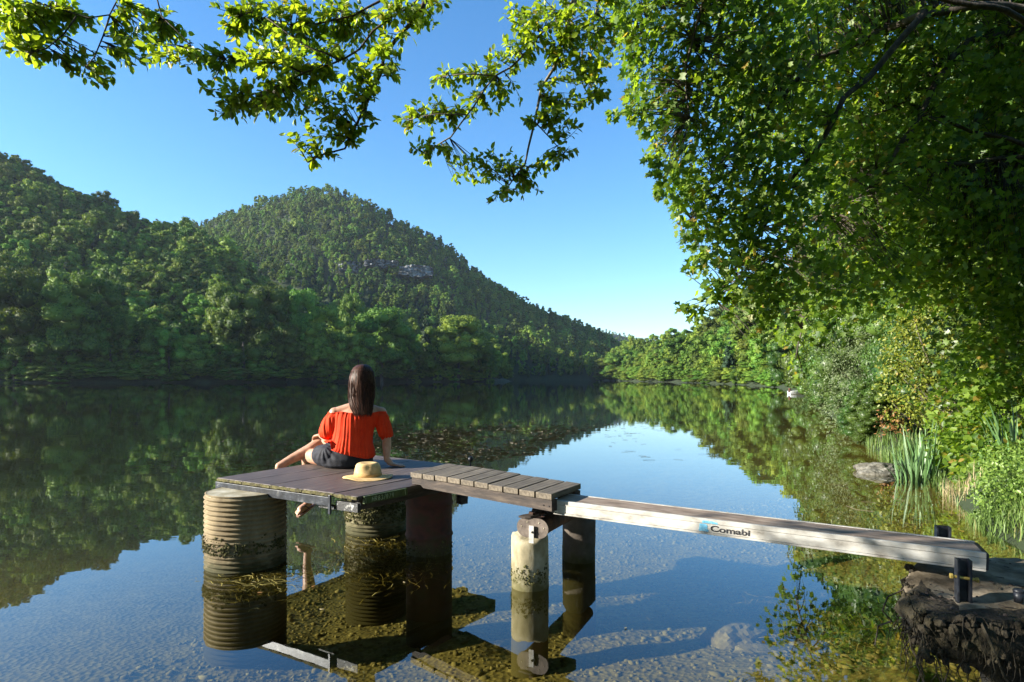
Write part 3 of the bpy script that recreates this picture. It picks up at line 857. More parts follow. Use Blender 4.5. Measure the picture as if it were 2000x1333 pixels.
# steel angle along the front
def along_front(t0, t1, z0, z1, thick, off, name, mat_):
    p0 = Vector((*lerp(A_, B_, t0), 0)); p1 = Vector((*lerp(A_, B_, t1), 0)); c = (p0 + p1) / 2 + ab_n * off
    MB().box((0, 0, 0), ((p1 - p0).length, thick, z1 - z0), bev=.002).build(name, mat_, dock, frame=None) if False else None
    F = frame_of((c.x, c.y, (z0 + z1) / 2), ab)
    b = MB().box((0, 0, 0), ((p1 - p0).length, thick, z1 - z0), bev=.002)
    b.v = [tuple(F @ Vector(v)) for v in b.v]
    return b.build(name, mat_, dock, frame=F)
along_front(-.004, .842, .512, .571, .010, .010, 'steel_angle', M['black_steel'])
along_front(.865, 1.0, .492, .552, .03, -.014, 'front_block', M['worn_black'])
along_front(.838, .850, .462, .590, .014, .024, 'steel_strap', M['black_steel'])
along_front(.735, .835, .482, .503, .05, -.05, 'under_bracket', M['worn_black'])
# joists below the planks
def beam(p0, p1, z0, z1, w, name, parent, mat_, ext=0.0):
    a = Vector((*p0, 0)); b = Vector((*p1, 0)); d = (b - a).normalized(); a = a - d * ext; b = b + d * ext
    F = frame_of(((a + b).x / 2, (a + b).y / 2, (z0 + z1) / 2), d)
    m = MB().box((0, 0, 0), ((b - a).length, w, z1 - z0), bev=.004)
    m.v = [tuple(F @ Vector(v)) for v in m.v]
    return m.build(name, mat_, parent, frame=F)
for s in (.05, .5, .95):
    beam(lerp(lerp(A_, D_, .03), lerp(B_, C_, .03), s), lerp(lerp(A_, D_, .97), lerp(B_, C_, .97), s), .495, .570, .07, 'joist', dock, M['dark_beam'])
beam(lerp(A_, D_, .97), lerp(B_, C_, .985), .500, .570, .05, 'rear_beam', dock, M['dark_beam'])
MB().box((-.408, 5.02, .375), (.072, .072, .062), rz=.6, bev=.006).box((-.43, 5.03, .46), (.03, .05, .13), rz=.6, bev=.004).build('post_stub', M['dark_beam'], dock)
# mooring knob at the far corner
MB().ball((-.362, 5.38, .66), .025, 3).tube([(-.362, 5.38, .59), (-.362, 5.38, .645)], .009, 10).build('mooring_knob', M['black_steel'], dock, smooth=True)
# number board
s0, s1 = .026, .290
c0 = Vector((*lerp(B_, C_, s0), 0)); c1 = Vector((*lerp(B_, C_, s1), 0)); c = (c0 + c1) / 2 + bc_n * .012
FB = frame_of((c.x, c.y, .570), bc)
blen = (c1 - c0).length
b = MB().box((0, 0, 0), (blen, .02, .050), bev=.003); b.v = [tuple(FB @ Vector(v)) for v in b.v]
nb = b.build('number_board', M['board_green'], dock, frame=FB)
# written by hand: HR83/079, strokes in a unit cell 0..1 by 0..1
def arc(cx, cy, rx, ry, a0, a1, n=9): return [(cx + rx * math.cos(R(a0 + (a1 - a0) * i / n)), cy + ry * math.sin(R(a0 + (a1 - a0) * i / n))) for i in range(n + 1)]
GLY = {'H': [[(0, 0), (0, 1)], [(.7, 0), (.7, 1)], [(0, .5), (.7, .52)]],
       'R': [[(0, 0), (0, 1)], [(0, 1)] + arc(.3, .76, .36, .24, 90, -90) + [(0, .52)], [(.3, .52), (.7, 0)]],
       '8': [arc(.33, .76, .27, .23, 0, 360, 14), arc(.33, .27, .33, .27, 0, 360, 14)],
       '3': [arc(.28, .76, .3, .23, 150, -90), arc(.28, .27, .34, .27, 90, -150)],
       '/': [[(0, -.08), (.45, 1.08)]],
       '0': [arc(.3, .5, .3, .5, 0, 360, 16)],
       '7': [[(0, 1), (.6, 1), (.2, 0)]],
       '9': [arc(.3, .72, .28, .27, 0, 360, 14), [(.58, .72), (.42, 0)]]}
x = -blen / 2 + .062; hh_ = .029
stroke = MB()
for ch in 'HR83/079':
    for st in GLY[ch]:
        pts = [FB @ Vector((x + p[0] * hh_ * .78 + p[1] * .003, -.0112, -.016 + p[1] * hh_)) for p in st]
        stroke.tube(pts, .0019, 5)
    x += hh_ * (.66 if ch == '/' else .90)
stroke.tube([FB @ Vector((blen / 2 - .020, -.0112, -.020)), FB @ Vector((blen / 2 - .028, -.0112, .020))], .0016, 5)
stroke.tube([FB @ Vector((-blen / 2 + .012, -.0112, -.020)), FB @ Vector((-blen / 2 + .006, -.0112, .020))], .0016, 5)
stroke.build('painted_number', M['chalk'], nb)

# ------------------------------------------------------------------ raised walkway of short planks
walk = thing('plank_walkway', 'short raised walkway of ten worn grey planks between the dock and the metal plank', 'walkway', (-.2, 4.2, .6))
P1, P2, P3, P4 = (-.733, 4.443), (.233, 3.576), (.4456, 3.943), (-.510, 4.915)
for k in range(10):
    t0, t1 = k / 10 + (.0045 if k else 0), (k + 1) / 10 - .0045
    j0 = random.uniform(-.012, .012)
    f0, f1 = lerp(P1, P2, t0), lerp(P1, P2, t1); b0, b1 = lerp(P4, P3, t0), lerp(P4, P3, t1)
    b0, b1 = lerp(f0, b0, 1 + j0), lerp(f1, b1, 1 + j0); f0, f1 = lerp(f0, b0, j0 * .5), lerp(f1, b1, j0 * .5)
    dz = random.uniform(-.003, .003)
    MB().quadprism([f0, f1, b1, b0], .655 + dz, .690 + dz, bev=.003).build('plank', M['step_wood'], walk, frame=frame_of((*f0, .69), Vector((*b0, 0)) - Vector((*f0, 0))))
def walk_beam(p, q, tn):
    d = (Vector((*q, 0)) - Vector((*p, 0))); L = d.length; d.normalize(); n = Vector((-d.y, d.x, 0))
    prof = [(0, .653), (L - .012, .653), (L - .012, .586), (L * tn + .03, .586), (L * tn, .604), (0, .604)]
    V0 = [Vector((*p, 0)) + d * a + Vector((0, 0, z)) + n * .012 for a, z in prof]; V1 = [v + n * .05 for v in V0]
    k = len(prof)
    m = MB(); m.add(V0 + V1, [tuple(range(k)), tuple(range(2 * k - 1, k - 1, -1))] + [(i, k + i, k + (i + 1) % k, (i + 1) % k) for i in range(k)])
    bm = bmesh.new()
    return m.build('beam', M['dark_beam'], walk, frame=frame_of((*p, .62), d))
walk_beam(P1, P2, .075)
walk_beam(lerp(P4, P1, .14), lerp(P3, P2, .22), .13)
for k in range(2):                                                  # nail heads at the beam's end
    a = Vector((*lerp(P1, P2, .945 + .03 * k), 0)); n = Vector((-.668, -.744, 0))
    MB().ball((a.x - n.x * .010, a.y - n.y * .010, .615), .0045, 1).build('nail', M['worn_black'], walk)

# ------------------------------------------------------------------ aluminium scaffold plank
M['aluminium'] = surf('aluminium', [(0.28, (0.16, 0.14, 0.115)), (0.43, (0.40, 0.38, 0.345)), (0.60, (0.54, 0.53, 0.50)), (0.78, (0.64, 0.63, 0.60))], scale=10, detail=9, stretch=(.8, 1.6, 1.6), rough=0.5, metal=0.0, bump=0.12, bscale=40, bdist=0.002)
M['ply_top'] = surf('ply_top', [(0.3, (0.13, 0.095, 0.070)), (0.5, (0.27, 0.20, 0.155)), (0.72, (0.40, 0.32, 0.255))], scale=9, stretch=(.8, 3, 3), detail=8, rough=0.85, bump=0.4, bscale=60, bdist=0.002)
M['sticker_blue'] = surf('sticker_blue', [(0.35, (0.10, 0.36, 0.58)), (0.6, (0.20, 0.50, 0.70)), (0.72, (0.52, 0.54, 0.52))], scale=55, detail=3, rough=0.5, bump=0.0)
M['logo_ink'] = surf('logo_ink', [(0.4, (0.015, 0.015, 0.017)), (0.62, (0.045, 0.045, 0.05)), (0.70, (0.34, 0.34, 0.33))], scale=90, detail=4, rough=0.5, bump=0.0)
M['dark_gap'] = surf('dark_gap', [(0.4, (0.01, 0.01, 0.01)), (0.6, (0.03, 0.03, 0.03))], rough=0.8, bump=0)
gang = thing('metal_plank', 'long aluminium scaffold plank with brown plywood top bridging the water to the bank', 'gangplank', (.25, 3.64, .6))
FG = frame_of((.2486, 3.638, .645), (1.863, -.905, -.058)); GL = 2.072; GW = .232
def gbox(x0, x1, y0, y1, z0, z1, name, mat_, bev=.0015, parent=gang):
    m = MB().box(((x0 + x1) / 2, (y0 + y1) / 2, (z0 + z1) / 2), (x1 - x0, y1 - y0, z1 - z0), bev=bev)
    m.v = [tuple(FG @ Vector(v)) for v in m.v]
    return m.build(name, mat_, parent, frame=FG if parent is gang else None)
gbox(0, GL - .008, .016, GW - .016, -.014, -.0025, 'plywood_deck', M['ply_top'])
for yo, sg in ((0, 1), (GW, -1)):
    def yy(a, b): return (min(yo + sg * a, yo + sg * b), max(yo + sg * a, yo + sg * b))
    r_ = gbox(0, GL, *yy(.000, .018), -.0255, .0, 'side_rail', M['aluminium'], .003)
    gbox(0, GL, *yy(.0015, .016), -.0715, -.0268, 'rail_web', M['aluminium'], .001)
    gbox(0, GL, *yy(-.003, .024), -.083, -.0728, 'lower_flange', M['aluminium'], .002)
gbox(.02, GL - .02, .02, GW - .02, -.075, -.06, 'under_web', M['aluminium'])
gbox(GL - .004, GL + .012, .006, GW - .004, -.080, -.004, 'end_cap', M['black_steel'], .006)
gbox(0, .010, .016, GW - .016, -.080, -.004, 'end_plate', M['aluminium'])
# sticker and lettering on the near rail
def flat(pts, name, mat_, y=.0003):
    m = MB(); n = len(pts)
    V0 = [FG @ Vector((a, y, z)) for a, z in pts]; V1 = [FG @ Vector((a, y + .0009, z)) for a, z in pts]
    m.add(V0 + V1, [tuple(range(n)), tuple(range(2 * n - 1, n - 1, -1))] + [(i, (i + 1) % n, n + (i + 1) % n, n + i) for i in range(n)])
    return m.build(name, mat_, gang)
flat([(.832, -.068), (.880, -.069), (.884, -.060), (.874, -.052), (.878, -.042), (.872, -.030), (.858, -.028), (.836, -.029), (.834, -.048)], 'sticker', M['sticker_blue'])
flat([(.848, -.0235), (.930, -.0238), (.925, -.014), (.880, -.009), (.850, -.012)], 'sticker', M['sticker_blue'], y=-.0009)
fc = bpy.data.curves.new('logo', 'FONT'); fc.body = 'Comabi'; fc.size = .046; fc.extrude = .0006; fc.offset = .0013; fc.space_character = 1.0
fo = bpy.data.objects.new('logo', fc); col.objects.link(fo)
bpy.context.view_layer.update()
dg = bpy.context.evaluated_depsgraph_get()
lm = bpy.data.meshes.new_from_object(fo.evaluated_get(dg)); bpy.data.objects.remove(fo)
xs = [v.co.x for v in lm.vertices]; x0, x1 = min(xs), max(xs)
TL = FG @ Matrix.Translation((.892, .0008, -.0625)) @ Matrix.Rotation(R(90), 4, 'X') @ Matrix.Diagonal((.196 / (x1 - x0), .92, 1, 1)) @ Matrix.Translation((-x0, 0, 0))
lm.transform(TL); lm.transform(Matrix.Translation(-world_loc(gang)))
link('lettering', lm, M['logo_ink'], gang, M=Matrix.Translation(world_loc(gang)))

# ------------------------------------------------------------------ drums under the dock
def moss_band(mb, c, r, z0, z1, n, size, a0=0, a1=360, rnd=random):
    """ragged growth: small nodules and short hanging threads, thicker in patches"""
    n = int(n * 2.4); ph = rnd.uniform(0, 6)
    for k in range(n):
        a = R(rnd.uniform(a0, a1)); q = rnd.random()
        patch = .5 + .5 * math.sin(3 * a + ph) * math.sin(7.3 * a + 2 * ph)
        if rnd.random() > .35 + .65 * patch: continue
        z = z0 + (z1 - z0) * (q * (.55 + .6 * patch)); s = size * rnd.uniform(.22, .62)
        ca, sa = math.cos(a), math.sin(a)
        mb.ball((c[0] + (r + s * .1) * ca, c[1] + (r + s * .1) * sa, z), s, 1, (1, 1, rnd.uniform(.5, 1.5)), Euler((rnd.uniform(0, 3), rnd.uniform(0, 3), 0)).to_matrix().to_4x4())
        if rnd.random() < .6:
            p = Vector((c[0] + r * ca, c[1] + r * sa, z)); L = s * rnd.uniform(1.0, 3.2)
            mb.tube([p, p + Vector((ca * L * .5 + rnd.uniform(-L, L) * .25, sa * L * .5 + rnd.uniform(-L, L) * .25, -L * rnd.uniform(.0, .5))), p + Vector((ca * L * .55, sa * L * .55, -L))], [s * .2, s * .15, s * .06], 4)
M['moss'] = surf('moss', [(0.3, (0.018, 0.018, 0.006)), (0.5, (0.070, 0.068, 0.018)), (0.75, (0.17, 0.155, 0.05))], scale=30, rough=0.95, bump=0.7, bdist=0.005)
M['drum_tan'] = surf('drum_tan', [(0.28, (0.075, 0.052, 0.028)), (0.46, (0.19, 0.145, 0.080)), (0.60, (0.28, 0.22, 0.13)), (0.76, (0.38, 0.32, 0.22))], scale=6, detail=9, stretch=(1, 1, .35), rough=0.9, bump=0.5, bscale=40, bdist=0.003)
M['drum_dark'] = surf('drum_dark', [(0.3, (0.07, 0.06, 0.03)), (0.5, (0.16, 0.14, 0.07)), (0.74, (0.30, 0.27, 0.17))], scale=7, rough=0.9, bump=0.5, bscale=40, bdist=0.003)
M['concrete'] = surf('concrete', [(0.28, (0.13, 0.11, 0.06)), (0.45, (0.32, 0.28, 0.18)), (0.60, (0.52, 0.48, 0.37)), (0.75, (0.68, 0.65, 0.57))], scale=5, stretch=(1, 1, .6), rough=0.9, bump=0.6, bscale=30, bdist=0.006)
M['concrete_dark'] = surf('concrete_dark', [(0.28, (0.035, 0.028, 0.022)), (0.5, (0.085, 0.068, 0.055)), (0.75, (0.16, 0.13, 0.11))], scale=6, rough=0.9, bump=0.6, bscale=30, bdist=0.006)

for k_ in ('drum_tan', 'drum_dark', 'red_rust', 'concrete_dark'): algae_and_fade(M[k_])  # algae stain, with the loss of light under water painted in
algae_and_fade(M['concrete'], 0.02, 0.22, (0.11, 0.10, 0.04))

def corrugated(name, label, c, r, ztop, mat_, rings_top=0.0):
    t = thing(name, label, 'drum', (c[0], c[1], 0))
    prof = []
    z = ztop - .006
    n = 0
    while z > -1.6:
        ph = (ztop - z) / .0335 * 2 * math.pi
        prof.append((r - .0075 + .0075 * math.cos(ph + .6), z)); z -= .0335 / 8
    prof = [(r - .016, ztop), (r - .008, ztop - .003)] + prof
    MB().lathe(c, prof, 64, cap_top=False).build('shell', mat_, t, smooth=True)
    rnd = random.Random(3)
    MB().lathe(c, [(.001, ztop - .004), (r * .5, ztop - .003), (r - .014, ztop - .002), (r - .014, ztop - .03)], 40, jit=.0015, rnd=rnd).build('concrete_fill', M['concrete'], t)
    return t
d1 = corrugated('corrugated_drum', 'tan ribbed concrete drum under the left corner of the dock', (-1.975, 4.565), .285, .537, M['drum_tan'])
m_ = MB(); rnd = random.Random(5)
moss_band(m_, (-1.975, 4.565), .284, .125, .21, 200, .017, 160, 360, rnd); moss_band(m_, (-1.975, 4.565), .284, .14, .25, 60, .012, 160, 360, rnd)
m_.build('moss', M['moss'], d1, kind='stuff')
d2 = corrugated('corrugated_drum', 'shaggy moss-covered drum under the middle of the dock', (-1.235, 5.60), .275, .50, M['drum_dark'])
m_ = MB(); moss_band(m_, (-1.235, 5.60), .272, .10, .47, 620, .022, 150, 390, rnd); m_.build('moss', M['moss'], d2, kind='stuff')
d3 = thing('barrel', 'dark rusty red barrel in the shade under the right corner of the dock', 'barrel', (-.655, 4.86, 0))
prof = [(.178, .495)]
for z in np.linspace(.492, -1.5, 160):
    rr0 = .180 + .010 * math.exp(-((z - .385) / .012) ** 2) + .010 * math.exp(-((z - .14) / .012) ** 2) + .006 * math.exp(-((z - .49) / .010) ** 2)
    prof.append((rr0, z))
MB().lathe((-.655, 4.86), prof, 48).build('shell', M['red_rust'], d3, smooth=True)
m_ = MB(); moss_band(m_, (-.655, 4.86), .182, .0, .12, 90, .012, 180, 360, rnd); m_.build('moss', M['moss'], d3, kind='stuff')

# ------------------------------------------------------------------ concrete piles and the steel roller on them
def pile(name, label, c, r, ztop, mat_, seed, top=None, cham=None):
    t = thing(name, label, 'pile', (c[0], c[1], 0))
    gg = random.Random(seed); n = 40; zs = [ztop, ztop - .004, ztop - .014, ztop - .03] + list(np.linspace(ztop - .05, -1.3, 34))
    m = MB(); rings = []
    for i, z in enumerate(zs):
        f = [.35, .80, .93, .985][i] if i < 4 else 1.0
        ring = []
        for k in range(n):
            a = 2 * math.pi * k / n
            w = 1 + .018 * math.sin(3 * a + z * 7 + seed) + gg.uniform(-.012, .012)
            zz_ = z + (.012 * math.sin(2 * a + seed) + gg.uniform(-.008, .008) if i < 4 else 0)
            if cham: zz_ = min(zz_, ztop - .10 * max(0, math.cos(a - cham) - .15))
            ring.append((c[0] + r * f * w * math.cos(a), c[1] + r * f * w * math.sin(a), zz_))
        rings.append(ring)
    m.loft(rings[::-1]); m.build('shaft', mat_, t, smooth=True)
    return t
pf = pile('concrete_pile', 'pale round concrete pile with white crumbly top and a mossy collar', (.118, 4.045), .122, .345, M['concrete'], 2)
m_ = MB(); moss_band(m_, (.118, 4.045), .120, .045, .155, 150, .013, 150, 330, rnd); m_.build('moss', M['moss'], pf, kind='stuff')
pb = pile('concrete_pile', 'dark round concrete pile in the shade below the metal plank', (.506, 4.64), .124, .385, M['concrete_dark'], 5, cham=R(-20))
roll = thing('steel_beam', 'rusty oval steel beam lying across the two concrete piles', 'beam', (.12, 3.9, .42))
e0 = Vector((.128, 3.86, .425)); e1 = Vector((.53, 4.70, .415)); dv = (e1 - e0).normalized(); sd = Vector((dv.y, -dv.x, 0))
def stadium(c, hw, hh2, n=10):
    pts = []
    for i in range(n + 1):
        a = -90 + 180 * i / n; pts.append((hw - hh2 + hh2 * math.cos(R(a)), hh2 * math.sin(R(a))))
    for i in range(n + 1):
        a = 90 + 180 * i / n; pts.append((-(hw - hh2) + hh2 * math.cos(R(a)), hh2 * math.sin(R(a))))
    return [c + sd * a + Vector((0, 0, b)) for a, b in pts]
MB().loft([stadium(e0 + dv * .010, .096, .050), stadium(e1, .096, .050)]).build('beam_body', M['rust'], roll, smooth=False)
M['plate'] = surf('plate', [(0.3, (0.06, 0.045, 0.038)), (0.55, (0.15, 0.12, 0.10)), (0.75, (0.25, 0.20, 0.17))], scale=18, rough=0.6, bump=0.3, metal=0.2, bdist=0.002)
MB().loft([stadium(e0, .108, .062), stadium(e0 + dv * .012, .108, .062)]).build('end_plate', M['plate'], roll)
for a in (-.075, -.035, .045, .078):
    p = e0 + sd * a + Vector((0, 0, .035 if abs(a) < .07 else .005)); MB().ball(p, .005, 1).build('rivet', M['concrete'], roll)
sb = e0 - dv * .014
stp = MB()
for (z0, z1) in ((-.092, .018),):
    F = frame_of(sb + Vector((-.0, 0, (z0 + z1) / 2)), sd)
    q = MB().box((0, 0, 0), (.034, .008, z1 - z0), bev=.002); q.v = [tuple(F @ Vector(v)) for v in q.v]
    stp.add(q.v, q.f)
stp.ball(sb + Vector((0, -.007, -.02)), .008, 2)
stp.build('steel_strap', M['aluminium'], roll)
for k in range(7):                                                  # flakes of rusted sheet and bark packed on top
    p = e0.lerp(e1, .03 + .045 * k) + sd * random.uniform(-.05, .06) + Vector((0, 0, .062 + .013 * (k % 5)))
    q = MB(); F = frame_of(p, (random.uniform(.3, 1), random.uniform(-1, 1), random.uniform(-.25, .25)))
    pts = []
    n = 9
    ring0 = [(math.cos(2 * math.pi * i / n) * random.uniform(.05, .085), math.sin(2 * math.pi * i / n) * random.uniform(.03, .05), random.uniform(-.006, .008)) for i in range(n)]
    q.loft([[F @ Vector(a) for a in ring0], [F @ Vector((a[0], a[1], a[2] + .012)) for a in ring0]])
    q.build('packing_flake', M['rust'] if k % 2 else M['dark_beam'], roll)
MB().box((.30, 4.02, .522), (.20, .16, .07), rz=.9, bev=.01).build('wedge_block', M['dark_beam'], roll)

# ------------------------------------------------------------------ abutment on the right bank
M['root_earth'] = surf('root_earth', [(0.3, (0.006, 0.005, 0.003)), (0.5, (0.022, 0.017, 0.009)), (0.68, (0.050, 0.042, 0.020)), (0.82, (0.10, 0.088, 0.045))], scale=9, stretch=(1, 1, .6), detail=9, rough=0.95, bump=1.0, bscale=34, bdist=0.03)
M['sand'] = surf('sand', [(0.28, (0.035, 0.026, 0.016)), (0.45, (0.12, 0.095, 0.062)), (0.6, (0.24, 0.20, 0.145)), (0.76, (0.36, 0.31, 0.24))], scale=7, detail=9, rough=0.95, bump=0.6, bscale=80, bdist=0.006)
ab_t = thing('bank_block', 'dark root-covered earth and stone block carrying the shore end of the metal plank', 'abutment', (2.2, 2.8, 0))
outl = [(1.725, 2.53), (1.76, 2.68), (1.85, 2.84), (1.93, 2.97), (2.2, 3.12), (2.7, 3.2), (3.6, 3.4), (4.4, 3.3), (4.4, 2.3), (3.2, 2.36), (2.5, 2.46), (2.1, 2.48), (1.82, 2.495)]
def dens(pl, step=.045):
    o = []
    for i in range(len(pl)):
        a, b = Vector((*pl[i], 0)), Vector((*pl[(i + 1) % len(pl)], 0)); n = max(1, int((b - a).length / step))
        o += [a.lerp(b, k / n) for k in range(n)]
    return o
ol = dens(outl); cen = Vector((2.9, 2.85, 0))
gg = np.random.default_rng(4)
def topz(p): return .385 + .05 * min(1, max(0, (p.y - 2.55) / .5)) + .02 * float(fbm(np.array([p.x * 6]), np.array([p.y * 6]), 3)[0])
rings = []
prof_ = [(1.0, -.035), (.97, .0), (.90, .015), (.80, .025), (.70, .02), (.60, .0), (.52, -.05), (.46, -.14), (.38, -.26), (.15, -.33), (-.3, -.34), (-1.5, -.34)]
for zi, (f, ins) in enumerate(prof_):                                # a ledge, undercut by the water
    ring = []
    for p in ol:
        tz = topz(p)
        z = tz * f
        out = (p - cen).normalized()
        n_ = float(fbm(np.array([p.x * 9 + p.y * 5]), np.array([z * 11 + p.y * 4]), 8, 4)[0])
        n2_ = float(fbm(np.array([p.x * 3.1 + p.y * 2.2 + 4]), np.array([z * 3.5 + p.x]), 18, 3)[0])
        push = (n_ * .085 + n2_ * .10) * (0.45 if zi < 2 else 1) + ins
        ring.append((p.x + out.x * push, p.y + out.y * push, z + .012 * n_))
    rings.append(ring)
m_ = MB(); m_.loft(rings[::-1], cap=True); m_.build('earth_block', M['root_earth'], ab_t, smooth=True)
# earth and sand on top: an uneven skin, sandy only towards the path
nx_, ny_ = 44, 22
sv, sf = [], []
for i in range(nx_):
    for j in range(ny_):
        x = 1.76 + 2.5 * i / (nx_ - 1); y0 = 2.55 - .12 * min(1, (x - 1.76) / 1.4); y1 = min(3.20, 2.70 + .9 * (x - 1.76) ** .6)
        y = y0 + (y1 - y0) * j / (ny_ - 1)
        e = min(i / 3, j / 3, (ny_ - 1 - j) / 2, 1)
        z = topz(Vector((x, y, 0))) + .012 * e + .022 * float(fbm(np.array([x * 9]), np.array([y * 9]), 31, 4)[0]) - .05 * (1 - e)
        sv.append((x, y, z))
for i in range(nx_ - 1):
    for j in range(ny_ - 1):
        a = i * ny_ + j; sf.append((a, a + ny_, a + ny_ + 1, a + 1))
m_ = MB(); m_.add(sv, sf); m_.build('sand_top', M['sand'], ab_t, smooth=True)
for k in range(46):                                                  # roots hanging down the faces
    i = gg.integers(0, len(ol)); p = ol[i]
    if p.y > 3.05 or p.x > 2.9: continue
    out = (p - cen).normalized(); z = topz(p) * gg.uniform(.6, 1.0)
    pts = []; q = Vector((p.x, p.y, z)) + out * .02
    for s in range(6):
        pts.append(q.copy()); q = q + Vector((gg.normal() * .022, gg.normal() * .022, -gg.uniform(.03, .09))) + out * gg.normal() * .014
    MB().tube(pts, [gg.uniform(.003, .009) * (1 - .13 * s) for s in range(6)], 5).build('root', M['root_earth'] if k % 9 else M['dark_beam'], ab_t)
m_ = MB()
for k in range(1300):
    p = ol[gg.integers(0, len(ol))]
    if p.y > 3.05 or p.x > 3.0: continue
    out = (p - cen).normalized(); z = topz(p) * gg.uniform(.5, 1.02); q = Vector((p.x, p.y, z)) + out * gg.uniform(-.01, .04)
    m_.ball(q, gg.uniform(.004, .022), 1, (1, 1, gg.uniform(.4, 1.6)), Euler((gg.uniform(0, 3), gg.uniform(0, 3), 0)).to_matrix().to_4x4())
for k in range(900):
    p = ol[gg.integers(0, len(ol))]
    if p.y > 3.05 or p.x > 3.0: continue
    out = (p - cen).normalized(); z = topz(p) * gg.uniform(.55, 1.04); q = Vector((p.x, p.y, z)) + out * gg.uniform(.0, .05); pts = []
    for s_ in range(5):
        pts.append(q.copy()); q = q + Vector((gg.normal() * .012, gg.normal() * .012, -gg.uniform(.012, .06))) + out * gg.normal() * .012
    m_.tube(pts, [.0028, .0024, .002, .0016, .0008], 3)
m_.build('clods', M['root_earth'], ab_t, kind='stuff')

m_ = MB()                                                            # litter, chips and small stones on the ledge
for k in range(170):
    x = gg.uniform(1.80, 2.9); y = gg.uniform(2.52, 2.66 + .5 * min(1, (x - 1.75) / .5)); z = topz(Vector((x, y, 0))) + .012
    if k % 3: m_.box((x, y, z), (gg.uniform(.01, .04), gg.uniform(.002, .007), .002), rz=gg.uniform(0, 3), rx=gg.uniform(-.3, .3))
    else: m_.ball((x, y, z), gg.uniform(.004, .012), 1, (1, gg.uniform(.7, 1), .6))
m_.build('litter', M['dark_beam'], ab_t, kind='stuff')
# steel channel posts that hold the plank
def channel(name, label, x, y, z0, z1, rz, w=.062):
    t = thing(name, label, 'post', (x, y, z0))
    F = Matrix.Translation((x, y, 0)) @ Matrix.Rotation(rz, 4, 'Z')
    m = MB()
    for (bx, by, sx, sy) in ((0, .018, w, .008), (-w / 2 + .004, -.004, .008, .036), (w / 2 - .004, -.004, .008, .036)):
        q = MB().box((bx, by, (z0 + z1) / 2), (sx, sy, z1 - z0), bev=.0015); q.v = [tuple(F @ Vector(v)) for v in q.v]; m.add(q.v, q.f)
    m.build('channel', M['black_steel'], t)
    return t, F
pt, F = channel('steel_post', 'black steel channel post with a yellow bolt, in front of the metal plank', 1.950, 2.655, .36, .583, -.35, .054)
M['brass'] = surf('brass', [(0.3, (0.28, 0.20, 0.05)), (0.6, (0.50, 0.38, 0.10))], scale=40, rough=0.45, metal=0.5, bump=0.1)
q = MB().tube([F @ Vector((-.045, -.006, .508)), F @ Vector((.050, -.006, .500))], .007, 10).tube([F @ Vector((-.050, -.006, .508)), F @ Vector((-.041, -.006, .508))], .012, 6).tube([F @ Vector((.044, -.006, .50)), F @ Vector((.053, -.006, .50))], .012, 6)
q.build('bolt', M['brass'], pt)
channel('steel_post', 'short black steel post standing behind the metal plank at its shore end', 2.135, 3.045, .38, .632, -.35)
kn = MB().tube([(2.16, 2.62, .41), (2.16, 2.62, .455)], [.016, .020], 10).ball((2.16, 2.62, .458), .022, 2, (1, 1, .6)).build('bollard', M['black_steel'], None, smooth=True)
tag(kn, 'small dark steel peg standing on the sand behind the channel post', 'peg')

# ================================================================== the hat
M['hat_straw'] = surf('hat_straw', [(0.3, (0.50, 0.32, 0.13)), (0.55, (0.66, 0.45, 0.20)), (0.75, (0.76, 0.55, 0.28))], scale=26, rough=0.85, bump=0.35, bscale=130, bdist=0.002)
M['hat_band'] = surf('hat_band', [(0.3, (0.44, 0.27, 0.10)), (0.6, (0.58, 0.37, 0.15))], scale=30, rough=0.85, bump=0.3, bscale=150, bdist=0.002)
hat = thing('sun_hat', 'straw coloured sun hat with a round crown lying on the dock planks', 'hat', (-1.108, 4.725, .602))
def hat_surface(prof, n=48, wav=0.0, ph=0.0):
    rings = []
    for (r, z, w) in prof:
        ring = []
        for k in range(n):
            a = 2 * math.pi * k / n
            rr0 = r * (1 + .03 * math.cos(2 * a + .4))
            dz = w * (math.sin(2 * a + .7) * .6 + math.sin(3 * a + 2.0) * .4 + math.sin(5 * a) * .2)
            ring.append((-1.108 + rr0 * math.cos(a), 4.725 + rr0 * math.sin(a), .602 + z + max(dz, -z + .001) if w else .602 + z))
        rings.append(ring)
    return rings
crown_p = [(.099, .014, 0), (.101, .03, 0), (.099, .05, 0), (.096, .072, 0), (.091, .092, 0), (.083, .107, 0), (.070, .116, 0), (.05, .115, 0), (.03, .109, 0), (.01, .106, 0)]
rg = hat_surface(crown_p)
for j, ring in enumerate(rg):                                        # pinch in the crown
    for i, p in enumerate(ring):
        a = 2 * math.pi * i / 48
        d = math.exp(-((a - R(285)) / .35) ** 2) * max(0, 1 - abs(crown_p[j][1] - .085) / .04) * .014
        ring[i] = (p[0] - math.cos(a) * d, p[1] - math.sin(a) * d, p[2])
MB().loft(rg).build('hat_crown', M['hat_straw'], hat, smooth=True)
br = hat_surface([(.094, .016, .0), (.115, .014, .002), (.14, .011, .004), (.165, .008, .007), (.185, .008, .010), (.185, .0035, .010), (.165, .0035, .007), (.14, .006, .004), (.115, .009, .002), (.094, .010, .0)])
MB().loft(br, cap=False).build('hat_brim', M['hat_straw'], hat, smooth=True)
MB().loft(hat_surface([(.1005, .016, 0), (.1035, .018, 0), (.1025, .042, 0), (.099, .044, 0)]), cap=False).build('hat_band', M['hat_band'], hat, smooth=True)

